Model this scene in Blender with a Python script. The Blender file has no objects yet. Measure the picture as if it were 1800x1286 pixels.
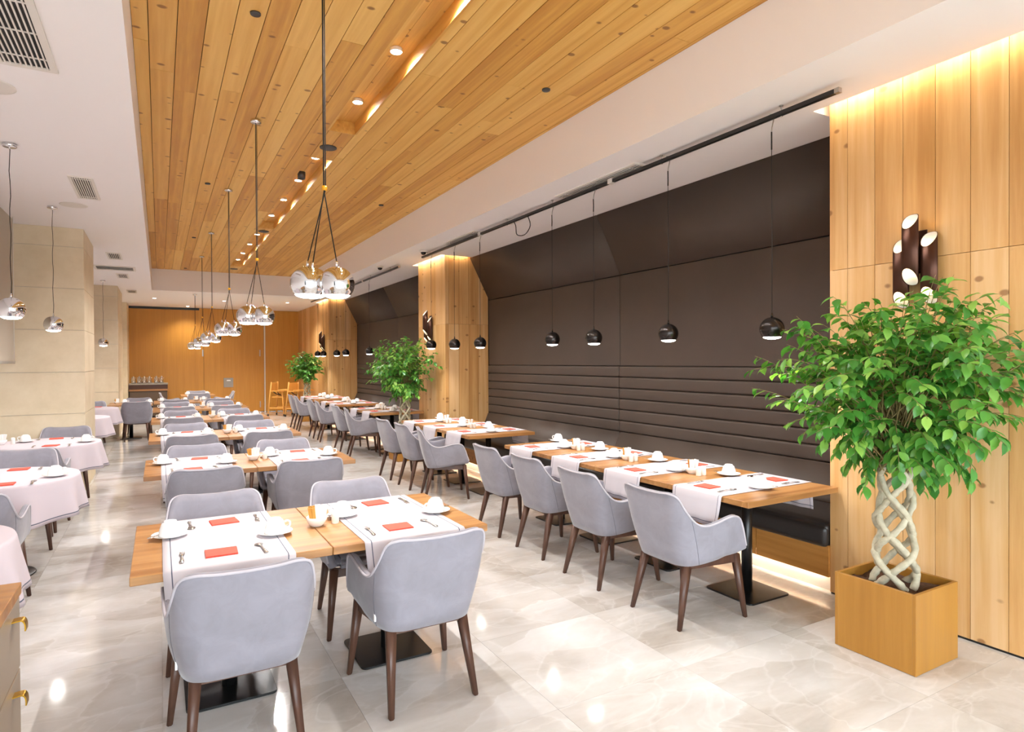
import bpy, bmesh, math, random
from mathutils import Vector, Matrix
random.seed(7)
PI = math.pi
SC = bpy.context.scene
COL = SC.collection

# ------------------------------------------------------------------ camera
F_PX, CAM_H = 1092.06, 1.62
YAW, PITCH, ROLL = math.radians(29.578), math.radians(-.452), math.radians(-.296)
fw = Vector((math.sin(YAW)*math.cos(PITCH), math.cos(YAW)*math.cos(PITCH), math.sin(PITCH)))
rt0 = Vector((math.cos(YAW), -math.sin(YAW), 0)); up0 = rt0.cross(fw)
rt = math.cos(ROLL)*rt0 + math.sin(ROLL)*up0
up = -math.sin(ROLL)*rt0 + math.cos(ROLL)*up0
cd = bpy.data.cameras.new('camera'); cam = bpy.data.objects.new('camera', cd); COL.objects.link(cam)
M = Matrix((rt, up, -fw)).transposed().to_4x4(); M.translation = (0, 0, CAM_H)
cam.matrix_world = M
cd.sensor_width = 36; cd.sensor_fit = 'HORIZONTAL'; cd.lens = F_PX/1800*36; cd.clip_start = .05; cd.clip_end = 200
SC.camera = cam

# ------------------------------------------------------------------ exposure, world, main lights
vs = SC.view_settings
vs.view_transform = 'Standard'; vs.look = 'None'; vs.gamma = 1.0; vs.exposure = 1.08; vs.use_curve_mapping = False
SC.cycles.max_bounces = 8; SC.cycles.diffuse_bounces = 5; SC.cycles.glossy_bounces = 4
SC.cycles.sample_clamp_indirect = 6; SC.cycles.caustics_reflective = False; SC.cycles.caustics_refractive = False
W = bpy.data.worlds.new('daylight'); SC.world = W; W.use_nodes = True
wt = W.node_tree; bg = wt.nodes['Background']; bg.inputs[1].default_value = 6.0
_tc = wt.nodes.new('ShaderNodeTexCoord'); _sp = wt.nodes.new('ShaderNodeSeparateXYZ'); _rp = wt.nodes.new('ShaderNodeValToRGB')   # overcast sky over darker ground
wt.links.new(_tc.outputs['Generated'], _sp.inputs[0]); wt.links.new(_sp.outputs[2], _rp.inputs[0]); wt.links.new(_rp.outputs[0], bg.inputs[0])
_rp.color_ramp.elements[0].position = 0.; _rp.color_ramp.elements[0].color = (.42, .40, .38, 1)
_rp.color_ramp.elements[1].position = .03; _rp.color_ramp.elements[1].color = (.84, .92, 1, 1)

# key numbers of the room
ZC, ZW = 3.33, 3.832            # white ceiling, raised timber ceiling
XL, XR = -.14, 3.279            # timber recess
YF = 16.82                      # end of the recess
YB = 21.8                       # back wall
XP = 4.03                       # face of the timber pillars
XD, XDT = 4.82, 4.47            # dark wall, its top at the ceiling
YN = -3.0                       # glazed wall behind the camera
XW = -1.95                      # window wall beside the round tables
P1, P2, P3 = (1.42, 2.649), (9.28, 10.47), (17.23, 18.41)

# lamp powers (watt)
PW_SPOT, PW_PEND, PW_SIDE, PW_BENCH = 44, 8, 15, 19

# ------------------------------------------------------------------ node helper
class NT:
    def __init__(s, name):
        s.m = bpy.data.materials.new(name); s.m.use_nodes = True; s.t = s.m.node_tree
        for n in list(s.t.nodes): s.t.nodes.remove(n)
        s.out = s.t.nodes.new('ShaderNodeOutputMaterial')
    def n(s, typ, props=None, **ins):
        nd = s.t.nodes.new('ShaderNode'+typ)
        for k, v in (props or {}).items(): setattr(nd, k, v)
        for k, v in ins.items():
            key = int(k[1:]) if k[0] == 'i' and k[1:].isdigit() else k.replace('_', ' ')
            s.set(nd.inputs[key], v)
        return nd
    def set(s, sock, v):
        if isinstance(v, bpy.types.NodeSocket): s.t.links.new(v, sock)
        elif isinstance(v, bpy.types.Node): s.t.links.new(v.outputs[0], sock)
        else:
            if sock.type == 'RGBA' and len(v) == 3: v = (*v, 1.)
            sock.default_value = v
    def math(s, op, a, b=0.0): return s.n('Math', {'operation': op}, i0=a, i1=b).outputs[0]
    def ramp(s, fac, stops, interp='LINEAR'):
        r = s.n('ValToRGB', None, Fac=fac); r.color_ramp.interpolation = interp
        e = r.color_ramp.elements
        while len(e) < len(stops): e.new(.5)
        for el, (p, c) in zip(e, stops): el.position = p; el.color = (*c, 1) if len(c) == 3 else c
        return r.outputs[0]
    def mix(s, fac, a, b, mode='MIX'):
        nd = s.n('MixRGB', {'blend_type': mode}, Fac=fac, Color1=a, Color2=b); return nd.outputs[0]
    def bump(s, h, strength=.2, dist=.01): return s.n('Bump', None, Strength=strength, Distance=dist, Height=h).outputs[0]
    def pri(s, **k):
        p = s.n('BsdfPrincipled')
        for a, v in k.items(): s.set(p.inputs[a.replace('_', ' ')], v)
        s.t.links.new(p.outputs[0], s.out.inputs[0]); return s.m
def c4(h):
    v = [int(h[i:i+2], 16)/255 for i in (0, 2, 4)]
    return tuple(x/12.92 if x <= .04045 else ((x+.055)/1.055)**2.4 for x in v) + (1,)
def c3(h): return c4(h)[:3]

def wood(name, axis, tones, rough=.45, knots=0., cross=26., along=1.6, vary=1., fine=.72, spec=.5, rings=True):
    """timber; grain runs along the world axis, every board has its own tone"""
    t = NT(name)
    pos = t.n('NewGeometry').outputs['Position']
    rnd = t.n('ObjectInfo').outputs['Random']
    off = t.n('CombineXYZ', None, X=t.math('MULTIPLY', rnd, 37.), Y=t.math('MULTIPLY', rnd, 91.), Z=t.math('MULTIPLY', rnd, 53.))
    p = t.n('VectorMath', {'operation': 'ADD'}, i0=pos, i1=off.outputs[0]).outputs[0]
    s1 = [cross]*3; s1[axis] = along
    s2 = [7.]*3; s2[axis] = .16
    m1 = t.n('VectorMath', {'operation': 'MULTIPLY'}, i0=p, i1=tuple(s1)).outputs[0]
    m2 = t.n('VectorMath', {'operation': 'MULTIPLY'}, i0=p, i1=tuple(s2)).outputs[0]
    g1 = t.n('TexNoise', None, Vector=m1, Scale=1., Detail=4., Roughness=.6).outputs[0]
    g2 = t.n('TexNoise', None, Vector=m2, Scale=1., Detail=2., Distortion=.8).outputs[0]
    if rings:
        g2 = t.math('FRACT', t.math('MULTIPLY', g2, 3.))
        g2 = t.math('PINGPONG', g2, .5); g2 = t.math('MULTIPLY', g2, 2.)
    f = t.math('ADD', t.math('MULTIPLY', g1, fine), t.math('MULTIPLY', g2, 1-fine))
    f = t.math('ADD', f, t.math('MULTIPLY', t.math('SUBTRACT', rnd, .5), vary*.55))
    col = t.ramp(f, [(.15, tones[0]), (.5, tones[1]), (.85, tones[2])])
    if knots:
        s3 = [8.]*3; s3[axis] = 11.
        m3 = t.n('VectorMath', {'operation': 'MULTIPLY'}, i0=p, i1=tuple(s3)).outputs[0]
        m3 = t.mix(.06, m3, t.n('TexNoise', None, Vector=m1, Scale=.6).outputs[1])
        v = t.n('TexVoronoi', None, Vector=m3, Scale=1.)
        sep = t.n('SeparateColor', None, Color=v.outputs['Color']).outputs
        sz = t.math('MULTIPLY', t.math('GREATER_THAN', sep[0], .72), t.math('ADD', t.math('MULTIPLY', sep[1], .16), .07))
        k = t.math('LESS_THAN', v.outputs['Distance'], sz)
        soft = t.n('MapRange', {'interpolation_type': 'SMOOTHSTEP'}, i0=t.math('SUBTRACT', v.outputs['Distance'], sz), i1=-.05, i2=.06, i3=1., i4=0.).outputs[0]
        soft = t.math('MULTIPLY', soft, t.math('GREATER_THAN', sz, .01))
        col = t.mix(t.math('MULTIPLY', soft, knots), col, tones[3] if len(tones) > 3 else tones[0])
    return t.pri(Base_Color=col, Roughness=t.n('MapRange', None, i0=g1, i1=.2, i2=.8, i3=rough-.06, i4=rough+.08).outputs[0],
                 Specular_IOR_Level=spec, Normal=t.bump(g1, .12, .002))

def plain(name, hexc, rough=.5, metal=0., noise=0., nscale=8., bump=0., bscale=200., **kw):
    t = NT(name); col = c4(hexc)
    k = dict(kw)
    if noise:
        nz = t.n('TexNoise', None, Vector=t.n('TexCoord').outputs['Object'], Scale=nscale, Detail=3.).outputs[0]
        col = t.mix(1., col, t.ramp(nz, [(.3, (1-noise,)*3), (.7, (1+noise*.3,)*3)]), 'MULTIPLY')
    if bump:
        nb = t.n('TexNoise', None, Vector=t.n('TexCoord').outputs['Object'], Scale=bscale, Detail=2.).outputs[0]
        k['Normal'] = t.bump(nb, bump, .003)
    return t.pri(Base_Color=col, Roughness=rough, Metallic=metal, **k)

def glow(name, col, strength):
    t = NT(name)
    e = t.n('Emission', None, Color=(*col, 1), Strength=strength)
    t.t.links.new(e.outputs[0], t.out.inputs[0]); return t.m

def make_marble():
    t = NT('polished_marble')
    pos = t.n('NewGeometry').outputs['Position']; rnd = t.n('ObjectInfo').outputs['Random']
    off = t.n('CombineXYZ', None, X=t.math('MULTIPLY', rnd, 71.), Y=t.math('MULTIPLY', rnd, 39.), Z=t.math('MULTIPLY', rnd, 17.)).outputs[0]
    p = t.n('VectorMath', {'operation': 'ADD'}, i0=pos, i1=off).outputs[0]
    p = t.n('Mapping', None, Vector=p, Rotation=(0, 0, .55), Scale=(.95, 1.6, 1.)).outputs[0]
    a = t.n('TexNoise', None, Vector=p, Scale=1.1, Detail=5., Roughness=.55, Distortion=.9).outputs[0]
    b = t.n('TexNoise', None, Vector=p, Scale=1.3, Detail=4., Roughness=.5, Distortion=1.6).outputs[0]
    vein = t.math('ABSOLUTE', t.math('SUBTRACT', b, .5))
    veinw = t.n('MapRange', None, i0=vein, i1=0., i2=.02, i3=1., i4=0.).outputs[0]
    pw = t.mix(.25, p, t.n('TexNoise', None, Vector=p, Scale=2.4, Detail=4.).outputs[1])
    vo = t.n('TexVoronoi', {'feature': 'F1'}, Vector=pw, Scale=2.6)
    ve = t.n('TexVoronoi', {'feature': 'DISTANCE_TO_EDGE'}, Vector=pw, Scale=2.6).outputs[0]
    cell = t.n('SeparateColor', None, Color=vo.outputs['Color']).outputs[0]
    edge = t.n('MapRange', None, i0=ve, i1=0., i2=.035, i3=1., i4=0.).outputs[0]
    fine_ = t.n('TexNoise', None, Vector=p, Scale=9., Detail=5., Roughness=.65, Distortion=.8).outputs[0]
    f = t.math('ADD', a, t.math('MULTIPLY', t.math('SUBTRACT', rnd, .5), .12))
    f = t.math('ADD', f, t.math('MULTIPLY', t.math('SUBTRACT', cell, .5), .2))
    f = t.math('ADD', f, t.math('MULTIPLY', t.math('SUBTRACT', fine_, .5), .16))
    col = t.ramp(f, [(.25, c3('B6ADA3')), (.43, c3('CBC5BE')), (.6, c3('D7D3CF')), (.8, c3('E5E3E2'))])
    col = t.mix(t.math('MULTIPLY', edge, .2), col, c4('EFEDEC'))
    col = t.mix(t.math('MULTIPLY', veinw, .2), col, c4('EFEDEB'))
    return t.pri(Base_Color=col, Roughness=.09, Specular_IOR_Level=.5)

def make_velvet(name='grey_velvet', lo='8B8890', hi='98959F'):
    t = NT(name)
    oc = t.n('TexCoord').outputs['Object']
    a = t.n('TexNoise', None, Vector=oc, Scale=9., Detail=4., Roughness=.6, Distortion=.6).outputs[0]
    col = t.ramp(a, [(.3, c3(lo)), (.7, c3(hi))])
    return t.pri(Base_Color=col, Roughness=.8, Sheen_Weight=.35, Sheen_Roughness=.4, Specular_IOR_Level=.25)

def make_cloth_runner():
    """woven linen with a dark stitched line inside every edge (object space: x across, y along)"""
    t = NT('linen_runner')
    uv = t.n('UVMap').outputs[0]
    s = t.n('SeparateXYZ', None, Vector=uv).outputs
    line = None
    for ch, hw in ((0, .2325), (1, .6375)):
        d = t.math('ABSOLUTE', t.math('SUBTRACT', t.math('ABSOLUTE', s[ch]), hw))
        l = t.math('LESS_THAN', d, .0022)
        line = l if line is None else t.math('MAXIMUM', line, l)
    w = t.n('TexNoise', None, Vector=uv, Scale=240., Detail=1.).outputs[0]
    col = t.mix(line, c4('D3CCD1'), c4('5B5F70'))
    return t.pri(Base_Color=col, Roughness=.85, Sheen_Weight=.1, Specular_IOR_Level=.15, Normal=t.bump(w, .08, .001))

def make_cloth_round():
    t = NT('round_linen')
    uv = t.n('UVMap').outputs[0]
    s = t.n('SeparateXYZ', None, Vector=uv).outputs
    line = t.math('LESS_THAN', t.math('ABSOLUTE', t.math('SUBTRACT', s[0], .968)), .004)
    return t.pri(Base_Color=t.mix(line, c4('CFC3CA'), c4('5B5F70')), Roughness=.85, Sheen_Weight=.1, Specular_IOR_Level=.15)

def make_leaf():
    t = NT('ficus_leaf')
    r = t.math('FRACT', t.math('ADD', t.n('ObjectInfo').outputs['Random'], t.n('NewGeometry').outputs['Random Per Island']))
    col = t.ramp(r, [(0., c3('3A7A30')), (.4, c3('55963C')), (.75, c3('76B04C')), (1., c3('A2CE62'))])
    d = t.n('BsdfPrincipled'); t.set(d.inputs['Base Color'], col); t.set(d.inputs['Roughness'], .32); t.set(d.inputs['Specular IOR Level'], .5)
    tr = t.n('BsdfTranslucent', None, Color=t.mix(1., col, c4('E9FF9A'), 'MULTIPLY'))
    mx = t.n('MixShader', None, i0=.3, i1=d.outputs[0], i2=tr.outputs[0])
    t.t.links.new(mx.outputs[0], t.out.inputs[0]); return t.m

def make_stone():
    t = NT('cream_limestone')
    pos = t.n('NewGeometry').outputs['Position']; rnd = t.n('ObjectInfo').outputs['Random']
    a = t.n('TexNoise', None, Vector=pos, Scale=2.2, Detail=6., Roughness=.65).outputs[0]
    b = t.n('TexVoronoi', None, Vector=pos, Scale=16.).outputs['Distance']
    pit = t.math('LESS_THAN', b, .035)
    col = t.ramp(t.math('ADD', a, t.math('MULTIPLY', t.math('SUBTRACT', rnd, .5), .1)), [(.3, c3('D3C2A3')), (.7, c3('E3D4B9'))])
    col = t.mix(t.math('MULTIPLY', pit, .4), col, c4('A69374'))
    return t.pri(Base_Color=col, Roughness=.6, Specular_IOR_Level=.3)

def make_glass():
    t = NT('window_glass')
    tr = t.n('BsdfTransparent', None, Color=(.96, .98, .98, 1)); gl = t.n('BsdfGlossy', None, Roughness=.02)
    fr = t.n('Fresnel', None, IOR=1.3)
    mx = t.n('MixShader', None, i0=fr.outputs[0], i1=tr.outputs[0], i2=gl.outputs[0])
    t.t.links.new(mx.outputs[0], t.out.inputs[0]); return t.m

PINE = [c3('BE8638'), c3('D6A24E'), c3('E3B766'), c3('7A4A1C')]
PINEW = [c3('BE8A4E'), c3('D2A266'), c3('DEB684'), c3('85552A')]
MAT = dict(
    pine_y=wood('pine_ceiling_board', 1, PINE, .5, .8, vary=1.1),
    pine_z=wood('pine_wall_board', 2, PINEW, .5, .75, vary=.8),
    pine_bench=wood('pine_bench_board', 1, [c3('9A6428'), c3('B67C38'), c3('C98E48'), c3('6A3F18')], .5, .7),
    veneer_z=wood('oak_veneer_wall', 2, [c3('B67C2C'), c3('C68C36'), c3('D39C45')], .4, 0, 34, 1.1, .45, .6, rings=False),
    planter=wood('planter_veneer', 2, [c3('8F5F20'), c3('A4712A'), c3('B58238')], .4, 0, 30, 1.6, .3, .55, rings=False),
    oak_x=wood('oak_table_top', 0, [c3('926134'), c3('A87644'), c3('BC8B56')], .32, 0, 30, 1.3, .7, .5),
    highchair=wood('beech_high_chair', 2, [c3('C98A3C'), c3('DBA04E'), c3('E6B060')], .4, 0, 30, 2., .4),
    walnut=wood('walnut_leg', 2, [c3('3F2820'), c3('533629'), c3('634434')], .38, 0, 40, 2.5, .4),
    white=plain('white_plaster', 'F1EDEC', .9, Specular_IOR_Level=.15),
    whitemetal=plain('white_enamel', 'DED8D0', .5),
    dark=plain('charcoal_upholstery', '4F433B', .55, noise=.08, nscale=3., bump=.12, bscale=900., Specular_IOR_Level=.4),
    leather=plain('black_leatherette', '2A2523', .36, noise=.06, nscale=5., bump=.06, bscale=500.),
    marble=make_marble(), velvet=make_velvet(), piping=plain('pale_piping', 'BFBAC1', .6),
    seam=plain('seam_thread', '6E6B75', .8),
    runner=make_cloth_runner(), roundcloth=make_cloth_round(),
    red=plain('red_paper_napkin', 'EE5D4A', .75, noise=.06, nscale=60.),
    china=plain('white_china', 'F4F2F0', .12),
    chrome=plain('mirror_chrome', 'E2E2E4', .04, 1.), steel=plain('cutlery_steel', 'D2CECA', .24, 1.),
    satin=plain('satin_nickel', 'B9B5B0', .35, 1.),
    gunmetal=plain('gunmetal_lacquer', '3B3735', .22, .85),
    black=plain('black_powder_coat', '141313', .32), blackmatt=plain('black_cable', '17130F', .7), disc=plain('charcoal_disc', '3D3B3B', .5),
    brass=plain('brushed_brass', 'C79A35', .3, 1.), bronze=plain('dark_bronze_tube', '4A2E22', .3, .7),
    yellow=plain('amber_clip', 'E0A013', .4),
    leaf=make_leaf(), bark=plain('pale_ficus_bark', 'BDB49B', .75, noise=.25, nscale=30., bump=.3, bscale=60.),
    twig=plain('green_brown_twig', '8A7B4D', .7),
    soil=plain('potting_soil', '5B3B27', .95, noise=.45, nscale=60., bump=1., bscale=90.),
    stone=make_stone(), glass=make_glass(), shadowgap=plain('joint_shadow_backing', '3A2712', .9),
    ceramic=plain('ivory_shaker', 'EFE9E2', .2), sachet=plain('white_paper_sachet', 'F2EEEA', .8), sugar=plain('brown_sugar_sachet', 'C9913F', .7),
    drawer=plain('taupe_lacquer', '8B7A66', .3), counter=plain('grey_stone_counter', '9F978A', .35, noise=.1, nscale=20.),
    darkveneer=plain('dark_brown_veneer', '4B2A16', .4), grille=plain('grille_dark_inside', '1B1918', .8),
    umber=plain('umber_lacquer', '5D4A38', .4),
    greymetal=plain('grey_steel_box', '9A948C', .4, .3), blind=plain('greige_blind_fabric', 'B7AC9C', .9), tag=plain('white_tag', 'F5F5F5', .7),
    grout=plain('floor_grout', 'BDB5AC', .9), strap=plain('dark_webbing', '2A1B15', .7),
    led=glow('warm_led_strip', (1., .85, .6), 18.), ledw=glow('white_led_strip', (1., .86, .66), 26.),
    bulb=glow('lamp_diffuser', (1., .96, .9), 14.), spot=glow('spot_lens', (1., .95, .86), 60.), sconce=glow('sconce_bulb_glow', (1., .72, .38), 3.), down=glow('downlight_lens', (1., .95, .88), 25.),
)

# ------------------------------------------------------------------ mesh helpers
def mesh_of(name, bm, smooth=False):
    me = bpy.data.meshes.new(name); bm.to_mesh(me); bm.free()
    if smooth:
        for p in me.polygons: p.use_smooth = True
    return me
def obj(name, me, mat=None, parent=None, loc=None, rot=None, scale=None, matrix=None):
    o = bpy.data.objects.new(name, me); COL.objects.link(o)
    if mat is not None and len(me.materials) == 0: me.materials.append(MAT[mat] if isinstance(mat, str) else mat)
    if parent is not None: o.parent = parent
    if matrix is not None: o.matrix_local = matrix
    else:
        if loc is not None: o.location = loc
        if rot is not None: o.rotation_euler = rot
        if scale is not None: o.scale = scale
    return o
def tag(o, label=None, cat=None, group=None, kind=None):
    if label: o['label'] = label
    if cat: o['category'] = cat
    if group: o['group'] = group
    if kind: o['kind'] = kind
    return o
def empty(name, loc=(0, 0, 0), rz=0.):
    o = bpy.data.objects.new(name, None); COL.objects.link(o); o.location = loc; o.rotation_euler = (0, 0, rz); o.empty_display_size = .1
    return o
def thing(name, label, cat, loc=(0, 0, 0), rz=0., group=None): return tag(empty(name, loc, rz), label, cat, group)
def b_box(bm, x0, x1, y0, y1, z0, z1):
    v = [bm.verts.new((x, y, z)) for z in (z0, z1) for y in (y0, y1) for x in (x0, x1)]
    for f in ((0, 2, 3, 1), (4, 5, 7, 6), (0, 1, 5, 4), (2, 6, 7, 3), (0, 4, 6, 2), (1, 3, 7, 5)): bm.faces.new([v[i] for i in f])
def box(x0, x1, y0, y1, z0, z1, bev=0., seg=2, name='box'):
    bm = bmesh.new(); b_box(bm, x0, x1, y0, y1, z0, z1)
    if bev: bmesh.ops.bevel(bm, geom=bm.edges[:], offset=bev, segments=seg, profile=.6, affect='EDGES')
    return mesh_of(name, bm, bool(bev and seg > 2))
UNIT = {}
def ubox(mat):
    """unit box shared by alike pieces; one copy of the data for each material"""
    if mat not in UNIT:
        me = box(0, 1, 0, 1, 0, 1, name='board_'+mat); me.materials.append(MAT[mat]); UNIT[mat] = me
    return UNIT[mat]
def piece(name, mat, x0, x1, y0, y1, z0, z1, parent=None):
    return obj(name, ubox(mat), None, parent, (x0, y0, z0), None, (x1-x0, y1-y0, z1-z0))
def lathe(prof, n=24, name='lathe', smooth=True, scale=1.):
    prof = [(r*scale, z*scale) for r, z in prof]
    bm = bmesh.new(); rings = []
    for r, z in prof:
        if r < 1e-5: rings.append([bm.verts.new((0, 0, z))])
        else: rings.append([bm.verts.new((r*math.cos(2*PI*i/n), r*math.sin(2*PI*i/n), z)) for i in range(n)])
    for a, b in zip(rings, rings[1:]):
        for i in range(n):
            j = (i+1) % n
            if len(a) == 1 and len(b) == 1: continue
            if len(a) == 1: bm.faces.new((a[0], b[j], b[i]))
            elif len(b) == 1: bm.faces.new((a[i], a[j], b[0]))
            else: bm.faces.new((a[i], a[j], b[j], b[i]))
    bmesh.ops.recalc_face_normals(bm, faces=bm.faces[:])
    return mesh_of(name, bm, smooth)
def b_tube(bm, pts, rad, n=8, cap=True):
    pts = [Vector(p) for p in pts]; rings = []
    rs = rad if isinstance(rad, (list, tuple)) else [rad]*len(pts)
    prev = None
    for i, p in enumerate(pts):
        t = (pts[min(i+1, len(pts)-1)]-pts[max(i-1, 0)]).normalized()
        if prev is None:
            a = Vector((0, 0, 1)) if abs(t.z) < .9 else Vector((1, 0, 0)); u = t.cross(a).normalized()
        else: u = (prev-t*prev.dot(t)).normalized()
        prev = u; w = t.cross(u)
        rings.append([bm.verts.new(p+(u*math.cos(2*PI*k/n)+w*math.sin(2*PI*k/n))*rs[i]) for k in range(n)])
    for a, b in zip(rings, rings[1:]):
        for k in range(n): bm.faces.new((a[k], a[(k+1) % n], b[(k+1) % n], b[k]))
    if cap: bm.faces.new(list(reversed(rings[0]))); bm.faces.new(rings[-1])
def tube(pts, rad, n=8, name='tube', cap=True):
    bm = bmesh.new(); b_tube(bm, pts, rad, n, cap); bmesh.ops.recalc_face_normals(bm, faces=bm.faces[:]); return mesh_of(name, bm, True)
def plate(outline, z0, z1, bev=0., name='plate'):
    bm = bmesh.new()
    a = [bm.verts.new((x, y, z0)) for x, y in outline]; b = [bm.verts.new((x, y, z1)) for x, y in outline]
    bm.faces.new(list(reversed(a))); bm.faces.new(b)
    for i in range(len(a)):
        j = (i+1) % len(a); bm.faces.new((a[i], a[j], b[j], b[i]))
    bmesh.ops.recalc_face_normals(bm, faces=bm.faces[:])
    if bev: bmesh.ops.bevel(bm, geom=[e for e in bm.edges if abs(e.verts[0].co.z-e.verts[1].co.z) < 1e-6], offset=bev, segments=2, affect='EDGES')
    return mesh_of(name, bm)
def rrect(hx, hy, r, n=5):
    o = []
    for cx, cy, a0 in ((hx-r, hy-r, 0), (-hx+r, hy-r, PI/2), (-hx+r, -hy+r, PI), (hx-r, -hy+r, 1.5*PI)):
        for i in range(n+1): a = a0+PI/2*i/n; o.append((cx+r*math.cos(a), cy+r*math.sin(a)))
    return o
def prism(p0, p1, w0, w1, name='leg', d0=None, d1=None):
    """tapered square bar from p0 to p1 with slightly rounded edges"""
    bm = bmesh.new(); d0 = d0 or w0; d1 = d1 or w1; q = []
    for p, w, d in ((p0, w0, d0), (p1, w1, d1)):
        q.append([bm.verts.new((p[0]+sx*w/2, p[1]+sy*d/2, p[2])) for sx, sy in ((-1, -1), (1, -1), (1, 1), (-1, 1))])
    bm.faces.new(q[0]); bm.faces.new(list(reversed(q[1])))
    for i in range(4): j = (i+1) % 4; bm.faces.new((q[0][i], q[1][i], q[1][j], q[0][j]))
    bmesh.ops.recalc_face_normals(bm, faces=bm.faces[:])
    bmesh.ops.bevel(bm, geom=bm.edges[:], offset=min(w0, w1)*.16, segments=2, affect='EDGES')
    return mesh_of(name, bm, True)
def cr(ctrl, n):
    """Catmull-Rom through control points of any dimension; n samples a span"""
    out = []
    for i in range(len(ctrl)-1):
        p = [ctrl[max(0, min(len(ctrl)-1, i+k))] for k in (-1, 0, 1, 2)]
        for s in range(n):
            t = s/n
            out.append(tuple(.5*((2*b)+(-a+c)*t+(2*a-5*b+4*c-d)*t*t+(-a+3*b-3*c+d)*t**3) for a, b, c, d in zip(*p)))
    out.append(tuple(ctrl[-1])); return out
def place(spec, name, label, cat, loc, rz=0., group=None):
    """one instance of a kind: an Empty with its parts and sub-parts; mesh data is shared"""
    r = thing(name, label, cat, loc, rz, group)
    for pn, me, subs in spec:
        o = obj(pn, me, None, r)
        for sn, sm in subs: obj(sn, sm, None, o)
    return r
def M_(me, mat):
    me.materials.append(MAT[mat]); return me
ORD = ['first', 'second', 'third', 'fourth', 'fifth', 'sixth', 'seventh', 'eighth', 'ninth', 'tenth', 'eleventh', 'twelfth']
def spotlight(name, loc, power, size=2.0, blend=.6, col=(1, .93, .84), rad=.04, aim=None, parent=None):
    l = bpy.data.lights.new(name, 'SPOT'); l.energy = power; l.spot_size = size; l.spot_blend = blend; l.color = col; l.shadow_soft_size = rad
    o = bpy.data.objects.new(name, l); COL.objects.link(o); o.location = loc
    if aim is not None: o.rotation_euler = Vector(aim).to_track_quat('-Z', 'Y').to_euler()
    if parent is not None: o.parent = parent
    return o
def pointlight(name, loc, power, col=(1, .8, .5), rad=.03, parent=None):
    l = bpy.data.lights.new(name, 'POINT'); l.energy = power; l.color = col; l.shadow_soft_size = rad
    o = bpy.data.objects.new(name, l); COL.objects.link(o); o.location = loc
    if parent is not None: o.parent = parent
    return o

# ================================================================== STRUCTURE
# ---- floor: slab and polished tiles
fl = tag(obj('floor', box(XW-.1, 5.0, YN-.1, YB+.2, -.12, -.012), 'grout'), 'cream polished marble tiled floor', None, None, 'structure')
T = .8; g = .0006
nx0, nx1 = math.floor(XW/T), math.ceil(4.9/T)
for i in range(nx0, nx1):
    for j in range(0, math.ceil(YB/T)):
        x0, x1 = max(i*T, XW), min((i+1)*T, 4.9); y0, y1 = j*T, min((j+1)*T, YB)
        if x1-x0 < .02: continue
        if x0 > 4.1 : continue
        piece('tile', 'marble', x0+g, x1-g, y0+g, y1-g, -.012, 0, fl)
piece('tile', 'marble', XW, 4.9, YN, 0-g, -.012, 0, fl)

# ---- white ceiling around the timber recess (slabs deep enough to form the drop faces)
ce = tag(empty('ceiling'), 'white plaster ceiling with a rectangular timber recess', None, None, 'structure')
ZT = ZW+.2
piece('ceiling_slab', 'white', XW-.1, XL, YN, YF, ZC, ZT, ce)
piece('ceiling_slab', 'white', XR, 3.94, YN, YF, ZC, ZT, ce)
piece('ceiling_slab', 'white', XW-.1, 3.94, YF, YB+.1, ZC, ZT, ce)
piece('ceiling_slab', 'white', XL, XR, YN, -.6, ZC, ZT, ce)
for y0, y1 in ((2.71, 9.22), (10.53, 17.17), (18.47, YB+.1), (YN, 1.36)): piece('ceiling_slab', 'white', 3.94, 5.0, y0, y1, ZC, ZT, ce)
for y0, y1 in ((1.36, 2.71), (9.22, 10.53), (17.17, 18.47)): piece('cove_top', 'white', 3.94, 5.0, y0, y1, ZT-.08, ZT, ce)

# ---- timber ceiling: boards with staggered butt joints, three light troughs
tc = tag(empty('ceiling'), 'pine board ceiling with recessed light troughs', None, None, 'structure')
piece('backing', 'shadowgap', XL, XR, -.6, YF, ZT-.01, ZT+.05, tc)
TR = [(-.4, 6.03), (6.93, 10.96), (11.42, 15.6)]; TX0, TX1 = 1.43, 1.675
bounds = [XL, -.045]
while bounds[-1]+.1645 < 1.3: bounds.append(bounds[-1]+.1645)
bounds += [TX0, 1.5525, TX1, 1.7645]
while bounds[-1]+.1645 < XR-.03: bounds.append(bounds[-1]+.1645)
bounds.append(XR)
rr = random.Random(3)
for a, b in zip(bounds, bounds[1:]):
    inb = a >= TX0-.01 and b <= TX1+.01
    spans = [(-.6, YF)]
    if inb: spans = [(-.6, TR[0][0]), (TR[0][1], TR[1][0]), (TR[1][1], TR[2][0]), (TR[2][1], YF)]
    for s0, s1 in spans:
        y = s0
        cut = s0+rr.uniform(1.2, 4.2)
        while y < s1-.001:
            e = min(cut, s1)
            if s1-e < .5: e = s1
            piece('plank', 'pine_y', a+.0024, b-.0024, y+.0012, e-.0012, ZW+rr.uniform(0, .0012), ZW+.02, tc)
            y = e; cut = e+rr.uniform(3.2, 4.4)
piece('backing', 'shadowgap', XL, TX0-.01, -.6, YF, ZW+.02, ZW+.03, tc); piece('backing', 'shadowgap', TX1+.01, XR, -.6, YF, ZW+.02, ZW+.03, tc)
for s0, s1 in ((TR[0][1]+.01, TR[1][0]-.01), (TR[1][1]+.01, TR[2][0]-.01), (TR[2][1]+.01, YF)): piece('backing', 'shadowgap', TX0-.01, TX1+.01, s0, s1, ZW+.02, ZW+.03, tc)
DT = .115
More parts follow.
